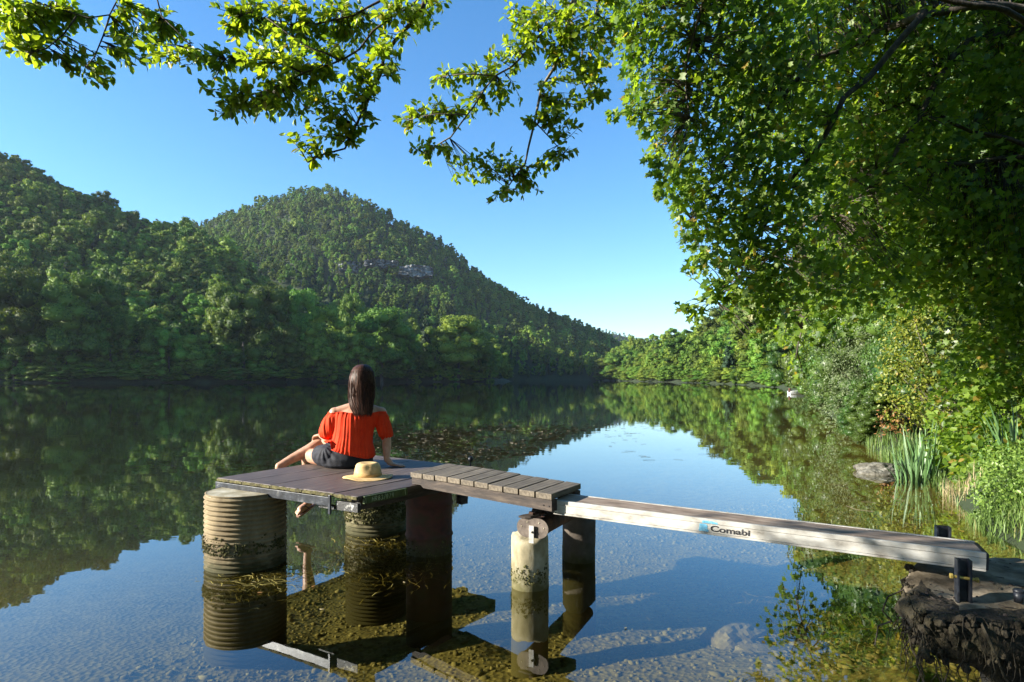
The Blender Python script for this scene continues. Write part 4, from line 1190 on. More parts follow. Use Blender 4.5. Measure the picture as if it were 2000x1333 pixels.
# ================================================================== the seated person
def capsule(mb, p0, p1, r0, r1, n=14, flat=None):
    p0, p1 = Vector(p0), Vector(p1); d = p1 - p0; L = d.length
    d = d / L if L > 1e-6 else Vector((0, 0, 1))
    x = d.orthogonal().normalized(); y = d.cross(x)
    rings = []
    for a in (-88, -60, -30): rings.append((p0 + d * r0 * math.sin(R(a)), r0 * math.cos(R(a))))
    rings.append((p0, r0)); rings.append((p1, r1))
    for a in (30, 60, 88): rings.append((p1 + d * r1 * math.sin(R(a)), r1 * math.cos(R(a))))
    mb.loft([[c + (x * math.cos(2 * math.pi * k / n) + y * math.sin(2 * math.pi * k / n)) * r for k in range(n)] for c, r in rings])
def chain(mb, pts, rad, n=14):
    for i in range(len(pts) - 1): capsule(mb, pts[i], pts[i + 1], rad[i], rad[i + 1], n)
def ell_loft(mb, secs, n=28, fx=Vector((1, 0, 0)), fy=Vector((0, 1, 0)), pw=1.0):
    rings = []
    for (c, rx, ry) in secs:
        ring = []
        for k in range(n):
            a = 2 * math.pi * k / n; ca, sa = math.cos(a), math.sin(a)
            ring.append(Vector(c) + fx * rx * math.copysign(abs(ca) ** pw, ca) + fy * ry * math.copysign(abs(sa) ** pw, sa))
        rings.append(ring)
    mb.loft(rings)
def fuse(mb, name, voxel, smooth_it, material, parent, factor=0.5, post=None):
    """overlapping volumes fused into one continuous surface"""
    me = bpy.data.meshes.new(name); me.from_pydata(mb.v, [], mb.f); me.update()
    bm = bmesh.new(); bm.from_mesh(me); bmesh.ops.recalc_face_normals(bm, faces=bm.faces[:]); bm.to_mesh(me); bm.free()
    o = bpy.data.objects.new(name, me); col.objects.link(o)
    r = o.modifiers.new('r', 'REMESH'); r.mode = 'VOXEL'; r.voxel_size = voxel; r.adaptivity = 0
    s = o.modifiers.new('s', 'SMOOTH'); s.factor = factor; s.iterations = smooth_it
    bpy.context.view_layer.update()
    dg = bpy.context.evaluated_depsgraph_get()
    m2 = bpy.data.meshes.new_from_object(o.evaluated_get(dg))
    bpy.data.objects.remove(o); bpy.data.meshes.remove(me)
    m2.name = name
    n = len(m2.vertices); co = np.empty(n * 3, np.float32); m2.vertices.foreach_get('co', co); co = co.reshape(-1, 3)
    if post is not None:
        nr_ = np.empty(n * 3, np.float32); m2.vertices.foreach_get('normal', nr_); co = post(co, nr_.reshape(-1, 3))
    off = np.array(world_loc(parent), np.float32)
    m2.vertices.foreach_set('co', (co - off).ravel().astype(np.float32)); m2.update()
    m2.polygons.foreach_set('use_smooth', np.ones(len(m2.polygons), dtype=bool))
    m2.materials.clear(); m2.materials.append(material)
    return link(name, m2, None, parent, None, Matrix.Translation(Vector(off)))

msk, nt, p = new_mat('skin')
n1 = nt.nodes.new('ShaderNodeTexNoise'); n1.inputs['Scale'].default_value = 22; n1.inputs['Detail'].default_value = 5
r1 = ramp(nt, [(0.35, (0.47, 0.245, 0.155)), (0.65, (0.58, 0.335, 0.225))])
nt.links.new(n1.outputs['Fac'], r1.inputs['Fac']); nt.links.new(r1.outputs['Color'], p.inputs['Base Color'])
p.inputs['Roughness'].default_value = 0.48; p.inputs['Subsurface Weight'].default_value = 0.12; p.inputs['Subsurface Radius'].default_value = (.02, .008, .005); p.inputs['Subsurface Scale'].default_value = .4
M['skin'] = msk
M['blouse'] = surf('blouse', [(0.3, (0.66, 0.038, 0.010)), (0.7, (0.80, 0.062, 0.016))], scale=9, rough=0.8, bump=0.25, bscale=420, bdist=0.001, spec=.2)
M['shorts'] = surf('shorts', [(0.3, (0.010, 0.011, 0.016)), (0.7, (0.022, 0.024, 0.034))], scale=12, rough=0.75, bump=0.2, bscale=300, bdist=0.001, spec=.3)
mhr, nt, p = new_mat('hair')
tc = nt.nodes.new('ShaderNodeTexCoord'); mp = nt.nodes.new('ShaderNodeMapping'); mp.inputs['Scale'].default_value = (130, 130, 3)
nt.links.new(tc.outputs['Object'], mp.inputs['Vector'])
n1 = nt.nodes.new('ShaderNodeTexNoise'); n1.inputs['Scale'].default_value = 1.0; n1.inputs['Detail'].default_value = 4
nt.links.new(mp.outputs['Vector'], n1.inputs['Vector'])
r1 = ramp(nt, [(0.3, (0.014, 0.006, 0.004)), (0.55, (0.062, 0.025, 0.015)), (0.75, (0.15, 0.066, 0.040))])
nt.links.new(n1.outputs['Fac'], r1.inputs['Fac']); nt.links.new(r1.outputs['Color'], p.inputs['Base Color'])
bp = nt.nodes.new('ShaderNodeBump'); bp.inputs['Strength'].default_value = .7; bp.inputs['Distance'].default_value = .004
nt.links.new(n1.outputs['Fac'], bp.inputs['Height']); nt.links.new(bp.outputs['Normal'], p.inputs['Normal'])
p.inputs['Roughness'].default_value = .50; p.inputs['Specular IOR Level'].default_value = .22
M['hair'] = mhr
M['sandal_sole'] = surf('sandal_sole', [(0.3, (0.30, 0.17, 0.12)), (0.7, (0.42, 0.26, 0.19))], rough=.7, bump=.1)
M['sandal_strap'] = surf('sandal_strap', [(0.3, (0.03, 0.02, 0.018)), (0.7, (0.07, 0.045, 0.04))], rough=.6, bump=.1)
M['bracelet'] = surf('bracelet', [(0.3, (0.62, 0.60, 0.56)), (0.7, (0.80, 0.78, 0.74))], rough=.3, bump=0)

per = thing('person', 'seated person seen from behind, long dark hair, orange red off-shoulder top and dark shorts', 'person', (-1.42, 5.33, .6))
bd = MB()
# trunk, neck, head
ell_loft(bd, [((-1.44, 5.34, .66), .15, .12), ((-1.44, 5.34, .74), .175, .125), ((-1.425, 5.335, .84), .135, .095), ((-1.385, 5.33, .94), .140, .098), ((-1.355, 5.33, 1.02), .160, .100), ((-1.343, 5.335, 1.075), .168, .088), ((-1.338, 5.345, 1.11), .145, .068), ((-1.332, 5.35, 1.140), .098, .058), ((-1.326, 5.35, 1.165), .070, .053), ((-1.318, 5.35, 1.19), .055, .05)])
capsule(bd, (-1.325, 5.345, 1.12), (-1.307, 5.36, 1.26), .052, .048)
hd = Vector((-1.300, 5.365, 1.365)); fwd = Vector((-.38, .925, 0)).normalized(); rgt = Vector((fwd.y, -fwd.x, 0))
Mh = Matrix((rgt, fwd, Vector((0, 0, 1)))).transposed().to_4x4()
bd.ball(hd, 1.0, 3, (.074, .092, .105), Mh)
bd.ball(hd + fwd * .030 + Vector((0, 0, -.070)), 1.0, 3, (.052, .058, .055), Mh)          # jaw
capsule(bd, hd + fwd * .086 + Vector((0, 0, -.002)), hd + fwd * .103 + Vector((0, 0, -.034)), .008, .012)      # nose
capsule(bd, hd + fwd * .078 + Vector((0, 0, -.067)) - rgt * .018, hd + fwd * .078 + Vector((0, 0, -.067)) + rgt * .018, .009, .009)
for sg in (-1, 1):
    bd.ball(hd + rgt * sg * .074 - fwd * .004 + Vector((0, 0, -.015)), 1.0, 2, (.010, .018, .030), Mh)    # ears
    bd.ball(hd + fwd * .066 + rgt * sg * .032 + Vector((0, 0, .004)), .016, 2)
# shoulders and arms
shL, shR = Vector((-1.532, 5.315, 1.066)), Vector((-1.150, 5.392, 1.066))
capsule(bd, (-1.40, 5.342, 1.10), shL, .056, .047); capsule(bd, (-1.27, 5.366, 1.10), shR, .056, .047)
elR, wrR = Vector((-1.100, 5.395, .835)), Vector((-1.090, 5.352, .660))
chain(bd, [shR, shR.lerp(elR, .5), elR], [.052, .046, .038]); chain(bd, [elR, elR.lerp(wrR, .35), wrR], [.038, .040, .026])
elL, wrL = Vector((-1.598, 5.335, .838)), Vector((-1.675, 5.500, .838))
chain(bd, [shL, shL.lerp(elL, .5), elL], [.052, .046, .040]); chain(bd, [elL, elL.lerp(wrL, .35), wrL], [.040, .040, .027])
# right hand flat on the planks, fingers pointing away from the body
def hand(mb, wr, palm, axis, across, nrm, curl, flatness=1.0, thumb=1):
    axis, across, nrm = axis.normalized(), across.normalized(), nrm.normalized()
    F = Matrix((across, axis, nrm)).transposed().to_4x4()
    capsule(mb, wr, wr.lerp(palm, .6), .026, .026)
    mb.ball(palm, 1.0, 3, (.040, .046, .0165), F)
    for k, (off, ln) in enumerate(((-.030, .060), (-.010, .072), (.011, .067), (.030, .050))):
        b0 = palm + across * off + axis * .034
        d = (axis + across * off * 3.2).normalized(); pts = [palm + across * off * .7, b0]
        ang = 0
        for s, fr in enumerate((.42, .32, .26)):
            ang += curl[s]
            dd = d * math.cos(ang) - nrm * math.sin(ang)
            pts.append(pts[-1] + dd * ln * fr * 1.12)
        chain(mb, pts, [.011, .0098, .0092, .0085, .0072], 10)
    tb = palm - axis * .018 + across * thumb * .030
    t1 = tb + (across * thumb * .8 + axis * .7 - nrm * .25).normalized() * .034
    t2 = t1 + (across * thumb * .35 + axis * .9 - nrm * .35).normalized() * .028
    chain(mb, [tb, t1, t2], [.014, .011, .009], 10)
hand(bd, wrR, Vector((-1.040, 5.338, .622)), Vector((1, -.06, -.10)), Vector((.06, 1, 0)), Vector((.10, 0, 1)), (.05, .06, .06))
hand(bd, wrL, Vector((-1.738, 5.560, .852)), Vector((-.66, .66, -.12)), Vector((.72, .55, 0)), Vector((-.1, -.05, 1)), (.35, .55, .45))
# legs: right crossed over left
hpR, knR, anR = Vector((-1.365, 5.42, .715)), Vector((-1.722, 5.655, .800)), Vector((-2.060, 5.435, .590))
chain(bd, [hpR, hpR.lerp(knR, .55), knR], [.100, .084, .060])
chain(bd, [knR, knR.lerp(anR, .32) + Vector((.006, -.012, -.012)), knR.lerp(anR, .7), anR], [.058, .058, .042, .033])
hpL, knL, anL = Vector((-1.53, 5.285, .700)), Vector((-1.860, 5.590, .655)), Vector((-1.880, 5.640, .262))
chain(bd, [hpL, hpL.lerp(knL, .55), knL], [.098, .080, .058])
chain(bd, [knL, knL.lerp(anL, .35) + Vector((.012, .012, 0)), knL.lerp(anL, .75), anL], [.056, .056, .040, .033])
def foot(mb, an, heel, ball, toe, side):
    capsule(mb, an, heel + (ball - heel) * .25 + Vector((0, 0, .02)), .034, .034)
    chain(mb, [heel, heel.lerp(ball, .5), ball], [.028, .032, .033])
    d = (toe - ball).normalized(); s = d.cross(Vector((0, 0, 1))).normalized() * side
    for k, (o_, l_, r_) in enumerate(((-.026, 1.0, .0125), (-.010, .95, .0095), (.003, .86, .009), (.016, .76, .0085), (.028, .62, .008))):
        b0 = ball + s * o_ * .8; capsule(mb, b0, b0 + d * (toe - ball).length * l_ + s * o_ * .3 + Vector((0, 0, -.008)), r_ * 1.15, r_, 10)
footL = (Vector((-1.862, 5.668, .222)), Vector((-1.918, 5.580, .178)), Vector((-1.946, 5.535, .152)))
footR = (Vector((-2.045, 5.465, .545)), Vector((-2.115, 5.365, .512)), Vector((-2.145, 5.320, .488)))
foot(bd, anL, *footL, 1); foot(bd, anR, *footR, 1)
fuse(bd, 'body', .0055, 7, M['skin'], per)

# shorts
sh = MB()
ell_loft(sh, [((-1.435, 5.335, .604), .195, .150), ((-1.435, 5.335, .625), .222, .175), ((-1.435, 5.335, .68), .228, .180), ((-1.438, 5.335, .74), .205, .158), ((-1.435, 5.335, .81), .170, .128), ((-1.43, 5.335, .85), .155, .115)])
chain(sh, [hpL + Vector((-.03, 0, .005)), hpL.lerp(knL, .42) + Vector((0, 0, .01))], [.108, .098]); chain(sh, [hpR + Vector((0, 0, .01)), hpR.lerp(knR, .52) + Vector((0, 0, .008))], [.115, .098])
def shorts_post(co, nr_):
    # soft creases fanning from the fold of the hip, flat seat on the planks
    a = np.arctan2(co[:, 2] - .80, co[:, 0] + 1.60); d = np.hypot(co[:, 2] - .80, co[:, 0] + 1.60)
    w = np.sin(a * 15) * np.exp(-((d - .10) / .07) ** 2) * .0035 + .0022 * fbm(co[:, 0] * 14, co[:, 2] * 14, 3, 2)
    co = co + nr_ * w[:, None]
    co[:, 2] = np.maximum(co[:, 2], .6015)
    return co
fuse(sh, 'shorts', .0065, 6, M['shorts'], per, post=shorts_post)

# blouse: loose body, gathered neckline, wide sleeves
bl = MB()
fx = Vector((.98, .20, 0)); fy = Vector((-.20, .98, 0))
ell_loft(bl, [((-1.400, 5.335, .665), .190, .168), ((-1.405, 5.335, .70), .214, .182), ((-1.408, 5.335, .745), .212, .176), ((-1.402, 5.333, .80), .190, .156), ((-1.385, 5.332, .87), .174, .138), ((-1.368, 5.332, .95), .174, .130), ((-1.352, 5.335, 1.02), .190, .122), ((-1.345, 5.34, 1.062), .202, .110), ((-1.343, 5.343, 1.083), .202, .100)], fx=fx, fy=fy)
chain(bl, [Vector((-1.530, 5.316, 1.035)), Vector((-1.570, 5.322, .95)), Vector((-1.590, 5.328, .898))], [.072, .082, .082], 20)
chain(bl, [Vector((-1.152, 5.390, 1.035)), Vector((-1.128, 5.392, .95)), Vector((-1.108, 5.395, .878))], [.066, .066, .062], 20)
def blouse_post(co, nr_):
    x, y, z = co[:, 0], co[:, 1], co[:, 2]
    hem = .815 - .115 * np.clip((x + 1.60) / .36, 0, 1)                      # hem lower on the right
    body = (x > -1.56) & (x < -1.20)
    a = np.arctan2(y - 5.335, x + 1.37)
    amp = np.interp(z, [.70, .80, .95, 1.04, 1.085], [.0065, .0050, .0035, .0045, .0050])
    f = np.sin(a * 26 + 1.6 * np.sin(a * 7) + z * 3) * .55 + np.sin(a * 47 + z * 5) * .25 + fbm(a * 6, z * 3.0, 4, 3) * .9
    w = amp * f
    sl = (x < -1.53) & (z < 1.03); sr = (x > -1.19) & (z < 1.03)
    aa = np.where(x < -1.4, np.arctan2(y - 5.34, x + 1.57), np.arctan2(y - 5.37, x + 1.13))
    ws = (np.sin(aa * 13 + z * 9) * .5 + np.sin(aa * 23 + z * 17) * .3 + fbm(aa * 3, z * 9, 6, 2)) * .0062
    w = np.where(sl | sr, ws, w)
    w += .004 * np.exp(-((z - 1.078) / .006) ** 2) - .004 * np.exp(-((z - 1.062) / .008) ** 2)        # elastic casing at the neckline
    w += np.where(sl | sr, -.010 * np.exp(-((z - .842) / .012) ** 2), 0)                               # elastic at the cuffs
    w += np.where(body, -.006 * np.exp(-((z - hem) / .012) ** 2) , 0)
    co = co + nr_ * w[:, None]
    co[:, 2] = np.where(body & (co[:, 2] < hem - .02), hem - .02 + (co[:, 2] - hem + .02) * .12, co[:, 2])
    cut_ = np.where(sl, .842, .822)
    co[:, 2] = np.where((sl | sr) & (co[:, 2] < cut_), cut_ + (co[:, 2] - cut_) * .15, co[:, 2])
    top = 1.074 - .006 * np.sin(x * 40)
    co[:, 2] = np.where(co[:, 2] > top, top + (co[:, 2] - top) * .2, co[:, 2])
    return co
fuse(bl, 'blouse', .0058, 4, M['blouse'], per, post=blouse_post)

# hair: long straight bob falling down the back
hr_ = MB()
ell_loft(hr_, [((-1.297, 5.345, 1.489), .012, .012), ((-1.298, 5.343, 1.483), .045, .05), ((-1.299, 5.340, 1.463), .074, .082), ((-1.299, 5.335, 1.43), .093, .102), ((-1.299, 5.33, 1.38), .107, .112), ((-1.300, 5.325, 1.32), .113, .112), ((-1.299, 5.31, 1.26), .114, .104), ((-1.296, 5.285, 1.205), .112, .090), ((-1.290, 5.26, 1.155), .104, .070), ((-1.281, 5.24, 1.11), .094, .052), ((-1.270, 5.225, 1.075), .081, .040), ((-1.266, 5.220, 1.060), .070, .030)], n=96)
def hair_shape(v):
    a = math.atan2(v[1] - 5.30, v[0] + 1.295)
    w = .0028 * math.sin(a * 34 + v[2] * 4) + .0016 * math.sin(a * 71 + v[2] * 7)
    return (v[0] + math.cos(a) * w, v[1] + math.sin(a) * w, v[2])
hr_.v = [hair_shape(v) for v in hr_.v]
hobj = hr_.build('hair', M['hair'], per, smooth=True)
st = MB(); g5 = random.Random(8)
for k in range(150):                                                   # single strands and uneven ends
    a = R(g5.uniform(175, 365)); pts = []
    off = g5.uniform(-.001, .003)
    for (cx_, cy_, cz_, rx, ry) in ((-1.299, 5.335, 1.43, .093, .102), (-1.300, 5.325, 1.32, .113, .112), (-1.296, 5.285, 1.205, .112, .090), (-1.281, 5.24, 1.11, .094, .052), (-1.268, 5.222, 1.065, .076, .036), (-1.264, 5.215, 1.045 + g5.uniform(-.008, .012), .066, .028)):
        aa = a + g5.uniform(-.03, .03)
        pts.append((cx_ + (rx + off) * math.cos(aa), cy_ + (ry + off) * math.sin(aa), cz_))
    st.tube(pts, [.0010, .0014, .0014, .0014, .0012, .0005], 4)
st.build('strands', M['hair'], hobj, kind='stuff')
# sandals and bracelet
def sandal(ft, side):
    heel, ball, toe = ft
    d = (toe - heel).normalized(); s = d.cross(Vector((0, 0, 1))).normalized(); up = s.cross(d)
    out = [(-.034, .018), (-.025, .030), (.04, .032), (.09, .038), (.135, .036), (.165, .026), (.178, .006), (.172, -.018), (.14, -.034), (.09, -.036), (.03, -.030), (-.025, -.028), (-.036, -.010)]
    base = heel + up * -.032
    m = MB(); m.loft([[base + d * a + s * b - up * .012 for a, b in out], [base + d * a + s * b for a, b in out]])
    so = m.build('sandal', M['sandal_sole'], per)
    q = MB(); tp = base + d * .128 + s * side * .012
    for sg in (-1, 1):
        q.tube([tp + up * .002, tp + up * .048 - d * .012 + s * sg * .006, base + d * .085 + up * .058 + s * sg * .026, base + d * .05 + s * sg * .036 + up * .006], .0045, 6)
    q.build('strap', M['sandal_strap'], so)
sandal(footL, 1); sandal(footR, 1)
wd = (wrL - elL).normalized(); wx = wd.orthogonal().normalized(); wy = wd.cross(wx)
q = MB()
for o_ in (-.018, -.030):
    c = wrL + wd * o_; n = 24
    pts = [c + (wx * math.cos(2 * math.pi * k / n) + wy * math.sin(2 * math.pi * k / n)) * .0315 for k in range(n + 1)]
    q.tube(pts, .0035, 6)
q.build('bracelet', M['bracelet'], per)

# ================================================================== near trees and plants
random.seed(21)
LIMBS = {
 'A': (0.02, [(-2.8,4.79,4.76),(-2.99,4.78,4.47),(-3.09,4.83,4.34),(-3.14,4.8,4.2),(-3.32,4.8,4.18),(-3.52,4.8,4.25),(-3.69,4.79,4.3),(-3.85,4.81,4.23)]),
 'A2': (0.007, [(-3.16,4.83,4.22),(-3.18,4.78,4.03),(-3.23,4.77,3.87),(-3.3,4.77,3.79)]),
 'A3': (0.008, [(-2.76,4.88,4.61),(-2.8,4.86,4.36),(-2.78,4.87,4.24),(-2.63,4.81,4.09),(-2.55,4.86,4),(-2.48,4.87,3.94)]),
 'A4': (0.007, [(-3.39,4.78,4.18),(-3.48,4.77,4.03),(-3.61,4.79,3.94),(-3.74,4.77,3.89)]),
 'B': (0.026, [(-0.41,4.97,4.8),(-0.69,4.99,4.49),(-0.83,4.98,4.36),(-0.98,5,4.29),(-1.14,4.98,4.17),(-1.26,5.03,4.07),(-1.46,5,3.94),(-1.69,5.02,3.85),(-1.89,5.03,3.76),(-2.17,5,3.66)]),
 'B2': (0.022, [(-0.54,5.03,4.71),(-0.75,5.01,4.39),(-0.96,5.02,4.14),(-1.03,4.96,3.95),(-1.06,5.01,3.83),(-1.17,5.02,3.62),(-1.29,5,3.41),(-1.37,5,3.24),(-1.56,4.98,3.17),(-1.66,4.99,3.12)]),
 'B3': (0.013, [(-0.76,5.08,4.67),(-1.1,5.07,4.47),(-1.32,5.09,4.36),(-1.63,5.07,4.3),(-1.87,5.09,4.31),(-2.24,5.07,4.36)]),
 'B4': (0.01, [(-1.37,4.92,3.91),(-1.62,4.87,4),(-1.83,4.87,4.15),(-1.96,4.89,4.24)]),
 'B5': (0.009, [(-1.7,5.03,3.86),(-1.91,4.97,3.93),(-2.13,5.02,4.06),(-2.33,5,3.97)]),
 'C1': (0.026, [(0.89,5.63,5.26),(0.58,5.61,4.82),(0.47,5.62,4.7),(0.25,5.56,4.5),(0.13,5.61,4.35),(0,5.62,4.21),(-0.14,5.6,4.12),(-0.24,5.6,4.01),(-0.34,5.58,3.85),(-0.47,5.59,3.69),(-0.57,5.61,3.56),(-0.8,5.63,3.43)]),
 'C2': (0.022, [(0.7,5.58,5.08),(0.53,5.57,4.71),(0.44,5.59,4.4),(0.39,5.57,4.17),(0.28,5.59,4.01),(0.2,5.57,3.7),(0.14,5.6,3.48),(0.11,5.61,3.31),(-0.05,5.59,3.09)]),
 'C3': (0.018, [(0.91,5.72,5.18),(0.81,5.67,4.83),(0.77,5.67,4.68),(0.65,5.69,4.47),(0.62,5.72,4.18),(0.71,5.68,3.97)]),
 'C4': (0.007, [(-0.14,5.63,4.14),(-0.37,5.57,4.13),(-0.61,5.62,4.13)]),
 'C5': (0.007, [(-0.42,5.6,3.77),(-0.65,5.58,3.77),(-0.94,5.64,3.74)]),
 'C6': (0.007, [(0.2,5.57,3.7),(0.35,5.61,3.56),(0.47,5.59,3.41)]),
}
SPRAYS = [
 ('A', [(-3.81,4.86,4.2,0.28,0.18,124),(-3.85,4.92,3.97,0.21,0.13,63),(-4.04,4.95,4.13,0.1,0.21,49),(-3.45,5.02,3.9,0.2,0.1,45),(-3.57,4.92,4.28,0.25,0.12,71),(-3.01,5.01,4.2,0.21,0.19,88),(-2.55,4.56,3.78,0.19,0.08,43),(-2.94,4.78,3.92,0.13,0.11,35),(-2.53,5.02,4.02,0.09,0.07,14),(-3.25,4.87,3.76,0.1,0.05,12),(-2.79,5,4.2,0.13,0.15,41),(-3.74,4.61,4.13,0.12,0.1,29)]),
 ('B', [(-2.32,5.06,4.32,0.12,0.15,40),(-2.43,5.12,3.97,0.21,0.15,71),(-2.45,5.15,3.68,0.21,0.12,55),(-2.18,5.22,4.41,0.24,0.2,97),(-1.88,5.12,4.31,0.28,0.19,115),(-1.52,5.21,4.4,0.28,0.17,102),(-1.83,4.76,3.83,0.26,0.17,107),(-2.12,4.98,3.65,0.25,0.15,82),(-1.91,5.22,3.76,0.28,0.17,97),(-1.52,5.07,3.99,0.23,0.16,82),(-1.3,5.2,4.31,0.2,0.2,80),(-1.44,4.81,3.53,0.19,0.11,53),(-1.41,4.98,3.4,0.2,0.1,47),(-1.67,4.87,3.29,0.13,0.07,23),(-1.59,5.02,3.2,0.16,0.07,24),(-1.3,5.04,3.34,0.13,0.07,19),(-1.17,4.76,3.66,0.15,0.14,54),(-0.99,4.86,3.91,0.15,0.17,59),(-0.9,4.89,4.22,0.22,0.15,82),(-0.74,5.21,4.41,0.13,0.11,31),(-1.01,5.13,3.89,0.09,0.05,9),(-0.56,4.83,4.32,0.09,0.05,10),(-1.72,5.15,3.9,0.26,0.15,82),(-1.93,4.82,3.47,0.18,0.08,35),(-1.18,5.06,3.58,0.08,0.13,24)]),
 ('C', [(0.93,5.70,4.76,0.15,0.17,40),(0.89,5.70,4.48,0.13,0.15,30),(0.40,5.70,4.78,0.21,0.14,50),(0.71,5.70,4.21,0.17,0.14,36),(0.05,5.66,4.78,0.2,0.08,26),(-0.81,5.72,3.87,0.2,0.1,36),(-0.98,5.75,3.78,0.12,0.09,18),(-0.58,5.82,4.18,0.19,0.12,38),(-0.33,5.72,4.22,0.21,0.14,53),(-0.63,5.81,3.83,0.22,0.14,51),(-0.8,5.36,3.42,0.15,0.07,21),(-0.65,5.58,3.41,0.21,0.08,32),(-0.34,5.82,3.91,0.17,0.13,37),(0,5.67,4.34,0.21,0.16,60),(-0.05,5.8,4.05,0.19,0.11,35),(0.27,5.41,4.43,0.25,0.2,97),(0.51,5.58,4.3,0.21,0.21,80),(0.46,5.47,3.92,0.21,0.16,60),(0.7,5.62,3.94,0.19,0.09,31),(0.85,5.64,3.95,0.08,0.04,6),(0.27,5.36,3.64,0.2,0.12,46),(0.45,5.46,3.64,0.14,0.14,35),(-0.18,5.49,3.33,0.23,0.08,35),(-0.39,5.81,3.28,0.2,0.09,30),(0,5.73,3.28,0.25,0.12,51),(-0.09,5.43,2.97,0.19,0.05,20),(0.14,5.75,3.14,0.11,0.11,21),(0.45,5.42,3.35,0.14,0.07,19),(0.33,5.66,3.34,0.12,0.09,20),(0.59,5.41,4.48,0.2,0.2,80),(0.71,5.35,4.17,0.13,0.18,47)]),
]
